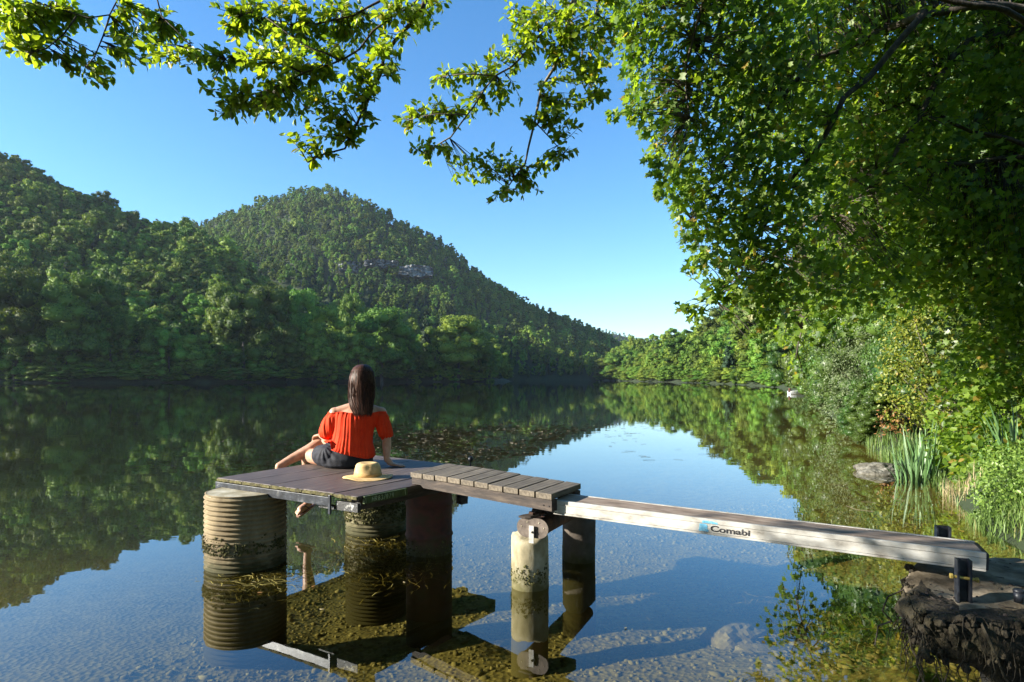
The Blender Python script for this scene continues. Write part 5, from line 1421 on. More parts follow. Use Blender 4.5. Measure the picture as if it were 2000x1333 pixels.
MAPLE = [(4.18,8.04,4.02,0.4),(4.05,7.63,4.15,0.38),(2.05,6.7,3.8,0.34),(6.37,8.03,6.54,0.4),(6.19,8.68,7.27,0.43),(8.22,8.84,3.73,0.44),(1.91,6.7,6.04,0.34),(1.28,6.23,4.98,0.28),(3.95,7.73,2.45,0.39),(5.46,8.14,4.38,0.41),(4.27,8.15,5.61,0.41),(5.6,7.74,5.2,0.39),(2.61,6.7,5.79,0.34),(3.61,7.53,2.4,0.38),(7.42,8.02,2.46,0.4),(3.58,7.53,6.33,0.38),(6.03,7.72,5.43,0.39),(6.02,7.87,6.32,0.39),(1.6,6.7,5.84,0.34),(2.01,6.7,3.58,0.34),(1.99,6.39,2.73,0.19),(5.27,7.83,6.3,0.39),(2.2,6.7,4.89,0.34),(7.06,8.81,5.8,0.44),(2.19,6.7,4.33,0.34),(8.01,8.43,6.12,0.42),(6.19,7.97,5.24,0.4),(1.45,6.7,5.7,0.34),(2.36,6.7,3.39,0.34),(4.38,8.04,3.94,0.4),(2.04,6.7,5.41,0.34),(6.45,7.94,5.65,0.4),(7.25,8.39,3.89,0.42),(8.31,8.95,6.27,0.45),(2.29,6.3,2.32,0.21),(2.63,6.7,5.32,0.34),(1.42,6.66,5.06,0.33),(2.12,6.6,5.97,0.33),(3.63,7.05,6.07,0.35),(3.09,6.81,3.56,0.34),(4,8.93,2.32,0.43),(5.52,8.08,3.32,0.4),(3.98,7.32,2.94,0.37),(4.9,8.23,3.1,0.41),(6.39,8.54,3.36,0.43),(7.85,8.81,5.52,0.44),(7.41,8.43,2.38,0.42),(4.7,7.62,3.55,0.38),(6.25,8.44,5.13,0.42),(5.13,8.23,4.75,0.41),(4.24,7.81,5.68,0.39),(4.53,8.14,3.75,0.41),(2.43,6.7,6.06,0.34),(5.32,7.59,5.7,0.38),(7.48,8.48,3.59,0.42),(2.76,6.7,5.49,0.34),(7.17,8.66,2.54,0.43),(7.55,8.22,5.65,0.41),(2.75,6.7,2.32,0.32),(5.01,8.14,5.44,0.41),(1.11,6.41,5.32,0.1),(2.23,6.39,5.29,0.32),(5.34,8.07,4.65,0.4),(5.84,8.56,2.76,0.43),(3.72,6.9,5.42,0.35),(2,6.65,4.85,0.33),(5.88,8.21,4.3,0.41),(5.93,8.06,6.37,0.4),(7.81,9.07,2.91,0.45),(3.77,7.13,3.28,0.36),(6.11,8.3,2.66,0.42),(6.32,8.63,6.24,0.43),(4.38,7.45,2.67,0.37),(2.93,6.7,5.74,0.34),(4.37,7.97,6.86,0.4),(1.99,6.7,4.6,0.34),(1.81,6.7,5.44,0.34),(4.61,7.96,5.44,0.4),(6.8,8.16,4.06,0.41),(7.9,8.99,6.47,0.45),(8.2,8.79,4.48,0.44),(4.59,8.03,4.88,0.4),(4.87,7.99,4.38,0.4),(4,7.45,6,0.37),(3.85,7.14,4.89,0.36),(1.08,6.12,4.9,0.1),(2.97,6.7,3.31,0.34),(4.1,7.23,5.26,0.36),(4.37,7.51,4.47,0.38),(3.4,6.95,3.81,0.35),(2.16,6.7,3.26,0.34),(4.77,8.2,2.46,0.41),(7.38,8.75,6.19,0.44),(2.75,6.7,4.69,0.34),(7.09,8.17,6.41,0.41),(5.63,7.61,5.42,0.38),(7.21,8.76,5.08,0.44),(1.74,6.7,4.29,0.34),(8.12,8.71,6.85,0.44),(6.46,8.45,4.48,0.42),(1.97,6.36,5.56,0.32),(2.03,6.3,2.25,0.12),(7.23,8.03,6.54,0.4),(8.28,9,4.93,0.45),(2.81,6.7,4,0.34),(3.42,6.8,3.42,0.34),(2.03,6.7,4.06,0.34),(3.35,6.94,5.37,0.35),(5.32,8.03,4.86,0.4),(7.92,8.93,3.2,0.45),(6,8.4,2.97,0.42),(3.29,6.82,2.87,0.34),(5.07,7.58,3.54,0.38),(2.87,6.7,3.13,0.34),(8.36,8.88,7.52,0.44),(1.59,6.7,4.98,0.34),(8.7,9.34,4.4,0.47),(6.71,8.77,7.31,0.44),(5.46,8.44,7.01,0.42),(4.81,7.55,4.85,0.38),(5.24,7.68,3.9,0.38),(1.29,6.7,5.4,0.21),(4.04,8.05,4.47,0.4),(2.37,6.7,3.74,0.34),(6.44,8.74,4.8,0.44),(6.37,7.84,3.72,0.39),(4.41,7.59,6.1,0.38),(5.32,7.68,4.45,0.38),(6.35,8.08,3.68,0.4),(2.52,6.7,3.01,0.34),(5.99,7.87,5.93,0.39),(6.82,7.92,6.76,0.4),(2.51,6.7,4.19,0.34),(1.47,6.11,3.46,0.11),(3.16,6.93,4.03,0.35),(2.9,6.7,2.74,0.34),(3.9,7.82,5.54,0.39),(7.53,8.42,4.9,0.42),(1.5,6.7,4.74,0.31),(1.83,6.7,4.49,0.34),(3.41,7.56,6.12,0.38),(3.66,7.2,2.56,0.36),(2.76,6.7,4.3,0.34),(7.29,8.35,5.88,0.42),(3.22,7.15,4.68,0.36),(4.92,8.08,6.13,0.4),(4.93,8.31,4.07,0.42),(5.92,7.84,3.49,0.39),(2.24,6.7,2.65,0.33),(6.17,8.01,4.91,0.4),(4.35,7.87,4.09,0.39),(7.08,8.82,2.65,0.44),(3.82,7.73,6.08,0.39),(1.96,6.7,5.19,0.34),(1.25,6.06,4.4,0.17),(1.55,6.31,5.05,0.32),(2.32,6.7,2.87,0.34),(2.25,6.67,5.25,0.33),(2.73,6.7,3.63,0.34),(2.25,6.7,5.89,0.34),(6.67,8.34,5.11,0.42),(4.25,7.92,4.99,0.4),(5.58,7.65,3.66,0.38),(6.7,8.65,7.49,0.43),(4.42,8.14,4.56,0.41),(2.69,6.7,2.54,0.34),(6.9,8.42,6.15,0.42),(5.59,7.9,6.4,0.4),(6.36,7.74,3.43,0.39),(4.27,8.14,7.07,0.41),(5.02,7.71,5.32,0.39),(5.26,7.6,5.43,0.38),(6.48,7.9,6.47,0.39),(5.65,8.36,2.96,0.42),(3.37,7.22,4.86,0.36),(4.93,7.63,6.68,0.38),(7.36,8.35,4.19,0.42),(4.61,8.07,3.19,0.4),(4.85,7.36,5.59,0.37),(5.28,8.26,6.53,0.41),(4.24,7.1,6.03,0.36),(4.54,7.19,2.56,0.36),(5.48,8.15,6.93,0.41),(4.82,7.57,2.89,0.38),(1.73,6.7,4.09,0.34),(2.34,6.7,4.73,0.34),(1.72,6.7,3.68,0.23),(1.31,6.7,5.97,0.22),(2.71,6.7,3.86,0.34),(2.74,6.7,2.04,0.15),(3.56,7.8,3.4,0.39),(4.76,7.55,5.55,0.38),(2.48,6.54,3.17,0.33),(8.28,8.77,4.97,0.44),(2.55,6.67,3.62,0.33),(7.39,8.19,4.4,0.41),(8.3,9.02,6.7,0.45),(1.88,6.47,3.29,0.25),(6.24,7.93,2.75,0.4),(6.87,8.02,6.07,0.4),(2.32,6.3,2.43,0.32),(2.75,6.7,3.3,0.34),(1.92,6.7,2.99,0.13),(3.42,7.02,4.61,0.35),(1.27,6.7,5.02,0.18),(1.47,6.7,5.96,0.34),(6.05,7.87,3.04,0.39),(2.36,6.7,4.02,0.34),(7.26,8.37,4.68,0.42),(7.3,8.77,5.32,0.44),(2.16,6.52,4.45,0.33),(2.98,6.65,4.84,0.33),(4.34,9.19,2.15,0.4),(2.47,6.61,4.43,0.33),(7.36,8.32,7.15,0.42),(7.65,8.85,5.69,0.44),(4.31,7.51,6.4,0.38),(5.26,7.61,6,0.38),(1.31,6.34,4.22,0.17),(1.91,6.7,4.29,0.34),(1.89,6.48,3.04,0.18),(1.52,6.54,4.49,0.33),(1.87,6.7,3.48,0.27),(4.87,7.97,5.6,0.4),(8.03,8.8,3.02,0.44),(6.97,8.52,6.48,0.43),(6.49,7.89,2.69,0.39),(1.29,6.7,4.82,0.15),(2.83,6.7,5.99,0.34),(6.84,8.25,5.63,0.41),(8.47,8.98,5.37,0.45),(1.77,6.47,3.22,0.11),(1.34,6.7,5.82,0.25),(4.72,7.88,3.45,0.39),(1.08,5.99,4.93,0.12),(5.11,7.64,4.95,0.38),(6.33,8.4,4.22,0.42),(5.02,8.2,6.54,0.41),(3.48,7.46,5.49,0.37),(2.18,6.3,2.25,0.12),(7.12,8.94,4.61,0.45),(6.73,8.37,4.73,0.42),(7.16,8.5,2.96,0.42),(7.49,8.94,3.97,0.45),(6.95,8.09,3.12,0.4),(7.65,8.93,5.97,0.45),(8.09,8.93,5.36,0.45),(1.32,6.29,4.04,0.13),(4.6,7.29,3.84,0.36),(7.01,8.69,3.23,0.43),(1.61,6.24,3.39,0.19),(2.46,6.7,5.61,0.34),(3.29,7.26,4.4,0.36),(3.96,8.04,3.37,0.4),(3.6,6.98,4.25,0.35),(1.7,6.7,4.71,0.34),(3.2,6.82,2.61,0.34),(2.92,6.7,5.37,0.34),(8.47,8.98,5.74,0.45),(5.83,8.13,4.01,0.41),(6.19,7.87,5.78,0.39),(4.21,7.19,3.5,0.36),(6.73,8.74,4.12,0.44),(4.3,9.57,2,0.16),(2.62,6.7,2.23,0.16),(2.38,6.42,4.83,0.32),(1.7,6.44,3.82,0.32),(2.93,6.7,5.06,0.34),(5.81,8.49,6.97,0.42),(1.48,6.17,3.38,0.09),(4.46,7.7,5.86,0.38),(2.12,6.7,2.92,0.28),(4.13,7.55,6.31,0.38),(6.24,7.76,6.86,0.39),(2.81,6.58,4.49,0.33),(1.86,6.7,4.96,0.34),(2.33,6.67,3.14,0.33),(2.6,6.7,3.43,0.34),(3.72,6.91,2.44,0.35),(8.03,8.89,6.81,0.44),(6.69,8.01,4.52,0.4),(1.17,6.7,5.12,0.1),(1.52,6.61,3.83,0.11),(2.08,6.3,2.28,0.13),(2.9,6.7,2.53,0.34),(6.44,8.27,3.35,0.41),(2.75,6.7,4.88,0.34),(8.38,9.19,5.83,0.46),(8.12,9.15,6.05,0.46),(1.32,6.58,4.45,0.13),(3.46,7.05,4.42,0.35),(1.95,6.29,2.57,0.15),(3.74,7.41,6.08,0.37),(2.69,6.7,5.11,0.34),(3.83,8.02,2.24,0.4),(3.77,7.74,5.26,0.39),(6.35,8.46,5.66,0.42),(7.71,8.68,7.16,0.43),(4.2,7.23,4.07,0.36),(1.84,6.7,3.37,0.18),(6.03,8.48,3.42,0.42),(2.73,6.7,2.16,0.22),(5.34,8.14,3.51,0.41),(4.73,8.93,2.26,0.45),(4.63,7.8,5.12,0.39),(6.35,8.6,7,0.43),(1.2,6.46,5.12,0.16),(1.17,6.24,5.31,0.17),(2.02,6.48,5.47,0.32),(2.63,6.7,2.72,0.34),(5.91,8.5,3.21,0.42),(7.7,9.07,3.64,0.45),(1.38,6.7,5.52,0.3),(1.17,5.99,3.99,0.09),(4.86,7.58,4.33,0.38),(6.59,8.3,7.01,0.41),(7.72,8.23,3.83,0.41),(2.95,6.7,2.28,0.34),(1.82,6.7,3.22,0.1),(1.44,6.2,4.04,0.27),(4.16,7.76,2.79,0.39),(1.53,6.28,5.23,0.31),(6.69,8.77,2.74,0.44),(6.38,8.19,4.75,0.41),(1.23,6.35,4.2,0.1),(1.18,6.41,5.56,0.15),(6.7,7.87,4.23,0.39),(2.59,6.7,4.79,0.34),(8.26,9.05,4.14,0.45),(1.31,6.61,4.2,0.1),(1.02,6.1,4,0.06),(1.79,6.4,2.11,0.07),(1.89,6.4,2.03,0.07),(2,6.4,2.16,0.09),(4.35,9.5,1.68,0.17),(4.43,9.5,1.41,0.11),(2.64,6.6,1.8,0.11),(2.34,6.6,2.07,0.1),(1.4,6.2,3.59,0.07),(1.52,6.3,3.25,0.07),(1.81,6.3,2.78,0.08),(1.87,6.4,2.48,0.1)]
MAPLE_LIMBS = [
 (0.05, [(6.73,7.34,6.14),(6.22,7.46,5.84),(5.53,7.37,5.85),(4.98,7.47,5.78),(4.35,7.46,5.53),(3.71,7.41,5.23),(3.09,7.41,5.13),(2.44,7.31,5.11)]),
 (0.04, [(6.94,7.57,5.84),(5.75,7.67,5.61),(5.17,7.57,5.02),(4.95,7.51,4.43),(4.56,7.59,3.9),(4.14,7.65,3.53),(3.56,7.64,3.21),(3.01,7.51,2.74)]),
 (0.035, [(7.32,7.98,4.29),(6.48,7.94,4.21),(5.95,7.94,4.16),(5.3,7.95,4.16),(4.7,8.05,4.12)]),
 (0.02, [(2.22,6.33,5.64),(2,6.39,5.31),(1.94,6.45,5.02),(1.84,6.44,4.64),(1.82,6.45,4.37),(1.85,6.39,4.08)]),
 (0.03, [(7.16,7.82,4.49),(6.45,7.74,4.27),(5.92,7.89,4.56),(5.52,7.88,4.78),(4.94,7.79,4.84),(4.44,7.83,4.66)]),
 (0.03, [(4.62,6.93,5.46),(4.1,7.02,4.82),(3.7,6.93,4.49),(3.46,7.04,3.95),(2.93,7.02,3.24),(2.56,6.98,2.64),(2.34,7.02,2.24)]),
 (0.02, [(3.55,7.1,5.06),(2.91,6.99,4.45),(2.35,7.04,3.77),(2.06,7.05,3.19)]),
 (0.02, [(4.71,8.69,3.83),(4.34,8.67,2.96),(4.11,8.65,2.23),(3.95,8.55,1.65)]),
 (0.03, [(5.16,6.88,5.55),(4.23,6.77,5.77),(3.43,6.86,5.77),(2.58,6.89,5.73),(1.69,6.76,5.42),(1.31,6.85,5.08)]),
]

def near_xyz(skel, p):
    d = np.linalg.norm(skel - p, axis=1); return skel[d.argmin()]
def resample(pts, step=.05):
    out = []
    for a, b in zip(pts[:-1], pts[1:]):
        a, b = np.array(a), np.array(b); n = max(1, int(np.linalg.norm(b - a) / step))
        out += [a + (b - a) * k / n for k in range(n)]
    return out + [np.array(pts[-1])]
def wavy(pts, amp, g, step=.12):
    r = resample(pts, step); o = []
    ph = g.uniform(0, 6, 3)
    for i, p in enumerate(r):
        w = amp if 0 < i < len(r) - 1 else 0
        o.append(p + np.array([math.sin(i * .9 + ph[0]), math.sin(i * .7 + ph[1]), math.sin(i * 1.1 + ph[2])]) * w)
    return o

# --- tree whose boughs reach over the lake from above
g = np.random.default_rng(33)
ot = thing('overhanging_tree', 'tree whose long thin boughs with oval bright green leaves hang over the lake from above', 'tree', (4.9, 2.4, gz(4.9, 2.4)))
m_ = MB(); T0 = [(4.9, 2.4, .2), (4.85, 2.5, 1.6), (4.7, 2.7, 3.2), (4.3, 3.1, 4.8), (3.6, 3.6, 5.9)]
m_.tube(T0, [.17, .14, .12, .10, .07], 12); m_.build('trunk', M['bark'], ot, smooth=True)
ROOTS = {'A': [(3.6, 3.6, 5.9), (1.2, 4.2, 6.2), (-1.2, 4.6, 5.7)], 'A3': [], 'B': [(3.6, 3.6, 5.9), (1.8, 4.3, 5.8), (.6, 4.8, 5.3)], 'B2': [], 'C1': [(3.6, 3.6, 5.9), (2.4, 4.8, 5.9), (1.5, 5.4, 5.5)], 'C2': []}
SK = {'A': [], 'B': [], 'C': []}
for k, (r, pts) in LIMBS.items():
    full = ROOTS.get(k, []) + pts
    w = wavy(full, .012, g)
    n = len(w)
    m_ = MB(); m_.tube(w, [max(.0035, r * (1 - .80 * i / n)) for i in range(n)], 8)
    m_.build('bough', M['pale_bark'] if k[0] == 'C' else M['bark'], ot, smooth=True)
    SK[k[0]] += [q for q in resample(pts, .04)]
tw = MB(); P_, X_, N_, S_ = [], [], [], []
for nm, lst in SPRAYS:
    skel = np.array(SK[nm])
    for (x, y, z, rx, rz, n) in lst:
        nt_ = max(4, int(n / 2.4)); c = np.array([x, y, z])
        hub = near_xyz(skel, c)
        for t in range(nt_):
            d = rand_dirs(1, g)[0] * g.uniform(.25, 1) ** .45
            e = c + d * np.array([rx * 1.12, (rx + rz) * .55, rz * 1.1])
            s0 = near_xyz(skel, e * .55 + hub * .45)
            mid = (s0 + e) / 2 + np.array([0, 0, .06 * np.linalg.norm(e - s0)]) + g.normal(size=3) * .02
            L_ = np.linalg.norm(e - s0)
            if L_ < .02: continue
            path = np.array([(1 - q) ** 2 * s0 + 2 * q * (1 - q) * mid + q * q * e for q in np.linspace(0, 1, 6)])
            tw.tube(path, [.0042, .0036, .003, .0025, .002, .0012], 4)
            tdir = unit((path[5] - path[3])[None])[0]
            for q in range(8):
                f = 1 - min(.22, .8 * L_) / max(L_, .05) * g.uniform(0, 1) if q else 1.0
                f = max(0, min(1, f)); a = f * 5; i = min(4, int(a)); pt = path[i] + (path[i + 1] - path[i]) * (a - i)
                lat = g.normal(size=3); lat -= tdir * lat.dot(tdir); lat /= np.linalg.norm(lat)
                P_.append(pt); X_.append(tdir * .6 + lat * .9 + np.array([0, 0, -.35])); N_.append(np.array([-.15, -.1, .8]) + g.normal(size=3) * .55); S_.append(g.uniform(.044, .080))
tw.build('twigs', M['bark'], ot, kind='stuff')
# unseen upper crown, added to keep sky light off the dock
n = 9000
d = rand_dirs(n, g) * g.uniform(.1, 1, (n, 1)) ** .4
c = np.array([.3, 1.2, 8.6]) + d * np.array([6.0, 3.0, 2.2]) * (1 + .18 * np.sin(d[:, :1] * 7 + d[:, 1:2] * 5))
c = c[(c[:, 2] > 6.2)]; n = len(c)
leaf_obj('foliage', c, g.normal(size=(n, 3)) + np.array([0, 0, -.3]), g.normal(size=(n, 3)) * .5 + np.array([0, 0, .8]), g.uniform(.10, .17, n), OVATE, M['beech_leaf'], ot)
P_, X_, N_, S_ = map(np.array, (P_, X_, N_, S_))
big = np.argsort(-(S_ / P_[:, 1]) + 0 * S_)[:300]; rest_ = np.setdiff1d(np.arange(len(S_)), big)
leaf_parts(P_[big], X_[big], N_[big], S_[big], OVATE, M['beech_leaf'], ot)
leaf_obj('foliage', P_[rest_], X_[rest_], N_[rest_], S_[rest_], OVATE, M['beech_leaf'], ot)
print('overhang leaves', len(S_))

# --- the big maple filling the upper right
g = np.random.default_rng(44)
mt = thing('maple_tree', 'large dense maple filling the upper right, sunlit along its outer edge over the water', 'tree', (8.6, 7.6, gz(8.6, 7.6)))
m_ = MB(); m_.tube([(8.6, 7.6, gz(8.6, 7.6) - .2), (8.5, 7.6, 1.6), (8.35, 7.55, 3.4), (8.1, 7.5, 5.2), (7.9, 7.5, 7.5)], [.34, .27, .24, .20, .12], 14); m_.build('trunk', M['bark'], mt, smooth=True)
skel = []
for (r, pts) in MAPLE_LIMBS:
    p0 = pts[0]
    base = (8.25, 7.55, min(6.5, max(2.2, p0[2] - .4)))
    w = wavy(([base] if p0[0] > 5 else [near_xyz(np.array(skel), np.array(p0))]) + list(pts), .03, g, .2); n = len(w)
    m_ = MB(); m_.tube(w, [max(.006, r * 1.5 * (1 - .82 * i / n)) for i in range(n)], 8); m_.build('limb', M['bark'], mt, smooth=True)
    skel += resample(pts, .08)
skel = np.array(skel)
tw = MB(); P_, X_, N_, S_ = [], [], [], []
for (x, y, z, r) in MAPLE:
    c = np.array([x, y, z]); n = int(np.clip(340 * r ** 1.35, 14, 100))
    s0 = near_xyz(skel, c)
    for t in range(max(2, n // 9)):
        e = c + rand_dirs(1, g)[0] * r * g.uniform(.3, 1.0)
        mid = (s0 + e) / 2 + np.array([0, 0, .10 * np.linalg.norm(e - s0)]) + g.normal(size=3) * .04
        path = [(1 - q) ** 2 * s0 + 2 * q * (1 - q) * mid + q * q * e for q in np.linspace(0, 1, 5)]
        tw.tube(path, [.008, .006, .0045, .003, .0015], 4, caps=False)
    d = rand_dirs(n, g) * g.uniform(.15, 1, (n, 1)) ** .4 * r
    P_.append(c + d * np.array([1, .9, 1])); X_.append(g.normal(size=(n, 3)) * .6 + np.array([-.45, -.15, -.75])); N_.append(g.normal(size=(n, 3)) * .55 + np.array([-.50, -.35, .60])); S_.append(g.uniform(.055, .10, n))
# inner crown, behind the outer leaves
n = 18000
c = np.stack([g.uniform(2.2, 8.6, n), g.uniform(7.5, 10.6, n), g.uniform(2.4, 9.0, n)], -1)
c = c[(c[:, 0] / c[:, 1] > np.where((c[:, 2] > 4.6) | ((c[:, 1] < 8.3) & (c[:, 2] > 2.7)), .35, .50) + .10 * fbm(c[:, 1] * 1.3, c[:, 2] * 1.3, 4)) & (c[:, 2] > 1.9 + .5 * fbm(c[:, 0], c[:, 1], 7))]; n = len(c)
P_.append(c); X_.append(g.normal(size=(n, 3)) * .6 + np.array([-.3, -.1, -.7])); N_.append(g.normal(size=(n, 3)) * .6 + np.array([-.3, -.3, .6])); S_.append(g.uniform(.08, .15, n))
tw.build('twigs', M['bark'], mt, kind='stuff')
P_, X_, N_, S_ = map(np.concatenate, (P_, X_, N_, S_))
vis_ = (P_[:, 0] / P_[:, 1] < .84) & ((P_[:, 2] - CAM_Z) / P_[:, 1] < .617)
big = np.argsort(-(S_ / P_[:, 1]) * vis_)[:300]; rest_ = np.setdiff1d(np.arange(len(S_)), big)
leaf_parts(P_[big], X_[big], N_[big], S_[big], MAPLE_LEAF, M['maple_leaf'], mt)
leaf_obj('foliage', P_[rest_], X_[rest_], N_[rest_], S_[rest_], MAPLE_LEAF, M['maple_leaf'], mt)
print('maple leaves', len(S_))

# --- trees of the right bank and of the bank behind, with dense leafy crowns
for q, (sd_, nl) in enumerate(((71, 44), (72, 38))):
    v, f = crown_arrays(sd_, nl, 15000, .0165, shape='round' if q else 'spread', z0=.03)
    me = mesh_from('crown', v, f); me.materials.append(M['bank_leaf']); FAR['bank_%d' % q] = me
BANK = [(10.6, 12.0, 9.5, 6.5, 0, 'dense dark tree on the right bank just behind the yellow-green shrub'), (11.2, 16.0, 10.5, 7.0, 1, 'dark tree on the right bank behind the grey-green willow bush'),
        (14.2, 20.5, 12, 7.5, 0, 'dark leafy tree on the right bank, third from the near end'), (17.0, 27, 13, 8.5, 1, 'dark leafy tree on the right bank, fourth from the near end'),
        (21.5, 37, 15, 10, 0, 'leafy tree on the right bank, above the white boat'), (29.5, 53, 17, 12, 1, 'farthest tall leafy tree on the near right bank'),
        (14.5, 13.5, 12, 8, 1, 'tall tree deep in the shade behind the maple'), (12.5, 9.0, 10, 7, 0, 'shaded tree at the right edge behind the maple trunk'),
        (40, 72, 17, 13, 0, 'green tree on the right shore beyond the white boat')]
for (x, y, zt, w, k, lab) in BANK:
    z = gz(x, y); t = thing('bank_tree', lab, 'tree', (x, y, z), 'trees of the right bank')
    c = bpy.data.objects.new('crown', FAR['bank_%d' % k]); col.objects.link(c); c.parent = t; b_ = 1.0 if k == 0 else .8
    c.scale = (w / b_, w / b_, zt - z); c.rotation_euler.z = random.uniform(0, 6.28)
    o = bpy.data.objects.new('trunk', TRUNK); col.objects.link(o); o.parent = t; o.scale = (zt * .9, zt * .9, zt)
for (x, y, zt, w, k, lab) in [(-13.5, -2.5, 13, 8, 0, 'tall tree on the bank behind the camera, farthest to the left'), (-8.5, -4.0, 14, 8.5, 1, 'tall tree on the bank behind the camera, second from the left'), (-4.2, -5.2, 13, 8.5, 0, 'tall tree on the bank behind the camera, a little to the left'), (0.3, -5.0, 14, 8.5, 1, 'tall tree on the bank right behind the camera'), (4.8, -3.8, 13, 8, 0, 'tall tree on the bank behind the camera, to the right'), (8.6, -.6, 13, 7.5, 1, 'tall tree on the bank behind the camera, farthest to the right'), (10.5, 3.6, 12, 7, 0, 'tall tree on the bank beside the maple, out of the picture')]:
    z = gz(x, y); t = thing('bank_tree', lab, 'tree', (x, y, z), 'trees of the bank behind')
    c = bpy.data.objects.new('crown', FAR['bank_%d' % k]); col.objects.link(c); c.parent = t; b_ = 1.0 if k == 0 else .8
    c.scale = (w / b_, w / b_, zt - z); c.rotation_euler.z = random.uniform(0, 6.28)
    o = bpy.data.objects.new('trunk', TRUNK); col.objects.link(o); o.parent = t; o.scale = (zt * .9, zt * .9, zt)

for b in np.arange(24.4, 31.0, .33):                                 # thicket along the near right waterline
    x, y, r = shore_xy(b + random.uniform(-.15, .15), 'D', random.uniform(.6, 2.6))
    if b > 29.0: x += 1.2
    if 24.7 < b < 26.1: x += 4.5
    k = random.randint(0, 1); t = thing('waterside_bush', 'leafy bush in the thicket along the near right waterline', 'bush', (x, y, gz(x, y)), 'bushes along the near right waterline')
    c = bpy.data.objects.new('crown', FAR['bank_%d' % k]); col.objects.link(c); c.parent = t; w = 1.8 + .055 * r
    c.scale = (w / (1.0 if k == 0 else .8), w / (1.0 if k == 0 else .8), 2.0 + .06 * r + random.uniform(0, 1)); c.rotation_euler.z = random.uniform(0, 6.28)
for b in np.arange(26.4, 30.4, .24):                                # low bushes whose twigs touch the water
    x, y, r = shore_xy(b + random.uniform(-.1, .1), 'D', random.uniform(.0, .35))
    if y > 13.2 and x / y < .565: x += .25
    k = random.randint(0, 1); t = thing('waterside_bush', 'low bush with twigs touching the water along the near right bank', 'bush', (x, y, gz(x, y) - .05), 'low bushes along the near right bank')
    c = bpy.data.objects.new('crown', FAR['bank_%d' % k]); col.objects.link(c); c.parent = t; w = (.55 + .035 * r) * random.uniform(.8, 1.2)
    c.scale = (w / (1.0 if k == 0 else .8), w / (1.0 if k == 0 else .8), w * random.uniform(.75, 1.25)); c.rotation_euler.z = random.uniform(0, 6.28)
for b in np.arange(24.3, 27.6, .16):                                # scrub on the low shore behind the boat
    x, y, r = shore_xy(b + random.uniform(-.06, .06), 'D', random.uniform(.1, 2.2))
    k = random.randint(0, 1); t = thing('waterside_bush', 'small bush of the low scrub on the shore behind the white boat', 'bush', (x, y, gz(x, y) - .05), 'scrub behind the white boat')
    c = bpy.data.objects.new('crown', FAR['bank_%d' % k]); col.objects.link(c); c.parent = t; w = (.5 + .022 * r) * random.uniform(.8, 1.3)
    c.scale = (w / (1.0 if k == 0 else .8), w / (1.0 if k == 0 else .8), w * random.uniform(.7, 1.1)); c.rotation_euler.z = random.uniform(0, 6.28)
# --- shrubs: leaves on lobes, with stems that show through
def shrub(name, label, lobes, n, size, tmpl, mat_, seed, base, stems=14, stem_mat=None, cat='shrub', r_stem=.008, up=(-.35, -.25, .7), group=None, shell=.55):
    g = np.random.default_rng(seed)
    t = thing(name, label, cat, base, group)
    lob = np.array(lobes, float); w = lob[:, 3] ** 2.2; w /= w.sum()
    idx = g.choice(len(lob), n, p=w); d = rand_dirs(n, g); rr0 = g.uniform(shell, 1.08, n) ** .8
    clump = rand_dirs(40, g)
    pos = lob[idx, :3] + d * (lob[idx, 3] * rr0 * (1 + .22 * np.sin(d @ clump[:6].T * 9).mean(1)))[:, None]
    keep = pos[:, 2] > .02
    pos, d = pos[keep], d[keep]; n = len(pos)
    leaf_obj('foliage', pos, g.normal(size=(n, 3)) * .7 + d * .5 + np.array([0, 0, -.25]), g.normal(size=(n, 3)) * .5 + d * .35 + np.array(up), g.uniform(.6, 1.25, n) * size, tmpl, mat_, t)
    if stems:
        for k in range(stems):
            l = lob[g.integers(0, len(lob))]
            b0 = np.array(base) + np.array([g.normal() * .15, g.normal() * .15, 0]); e = l[:3] + rand_dirs(1, g)[0] * l[3] * g.uniform(.5, 1.05)
            mid = (b0 + e) / 2 + np.array([g.normal() * .12, g.normal() * .12, .15])
            path = [(1 - q) ** 2 * b0 + 2 * q * (1 - q) * mid + q * q * e for q in np.linspace(0, 1, 8)]
            MB().tube(path, [r_stem * (1 - .11 * i) for i in range(8)], 5).build('stem', stem_mat or M['bark'], t)
    return t
shrub('willow_bush', 'grey-green small-leaved willow bush leaning over the water on the right bank',
      [(8.6, 14.9, 1.5, .85), (8.1, 14.7, .8, .75), (7.75, 14.3, .35, .55), (9.4, 15.6, 2.2, .8), (9.9, 15.3, 1.2, .95), (8.4, 14.2, .3, .6), (9.0, 16.0, 2.0, .9), (9.0, 13.6, .45, .7), (7.7, 14.9, .9, .45), (8.4, 15.6, 1.7, .5)],
      13000, .060, NARROW, M['willow_leaf'], 51, (9.4, 15.2, .1), 12, M['pale_bark'])
shrub('yellow_green_shrub', 'sunlit yellow-green shrub with many thin pale stems on the right bank',
      [(7.3, 11.2, 1.2, .60), (7.6, 11.4, 1.9, .70), (8.2, 11.6, 2.4, .80), (8.7, 11.3, 1.7, .8), (7.8, 11.0, .9, .6), (8.3, 10.9, 1.1, .7), (9.0, 11.0, 2.2, .7), (7.2, 11.4, 1.7, .4), (7.6, 11.8, 2.6, .5), (8.6, 11.8, 3.0, .6), (7.0, 11.0, .8, .35)],
      9500, .062, OVATE, M['yellow_leaf'], 52, (8.2, 11.2, .3), 34, M['pale_bark'], r_stem=.010)
shrub('russet_sprig', 'small sprig of rust-brown withered leaves low on the right bank', [(6.75, 11.0, .66, .20), (6.95, 10.95, .50, .16), (6.65, 11.05, .45, .12)], 150, .055, OVATE, M['russet_leaf'], 53, (6.95, 11.1, .2), 4)
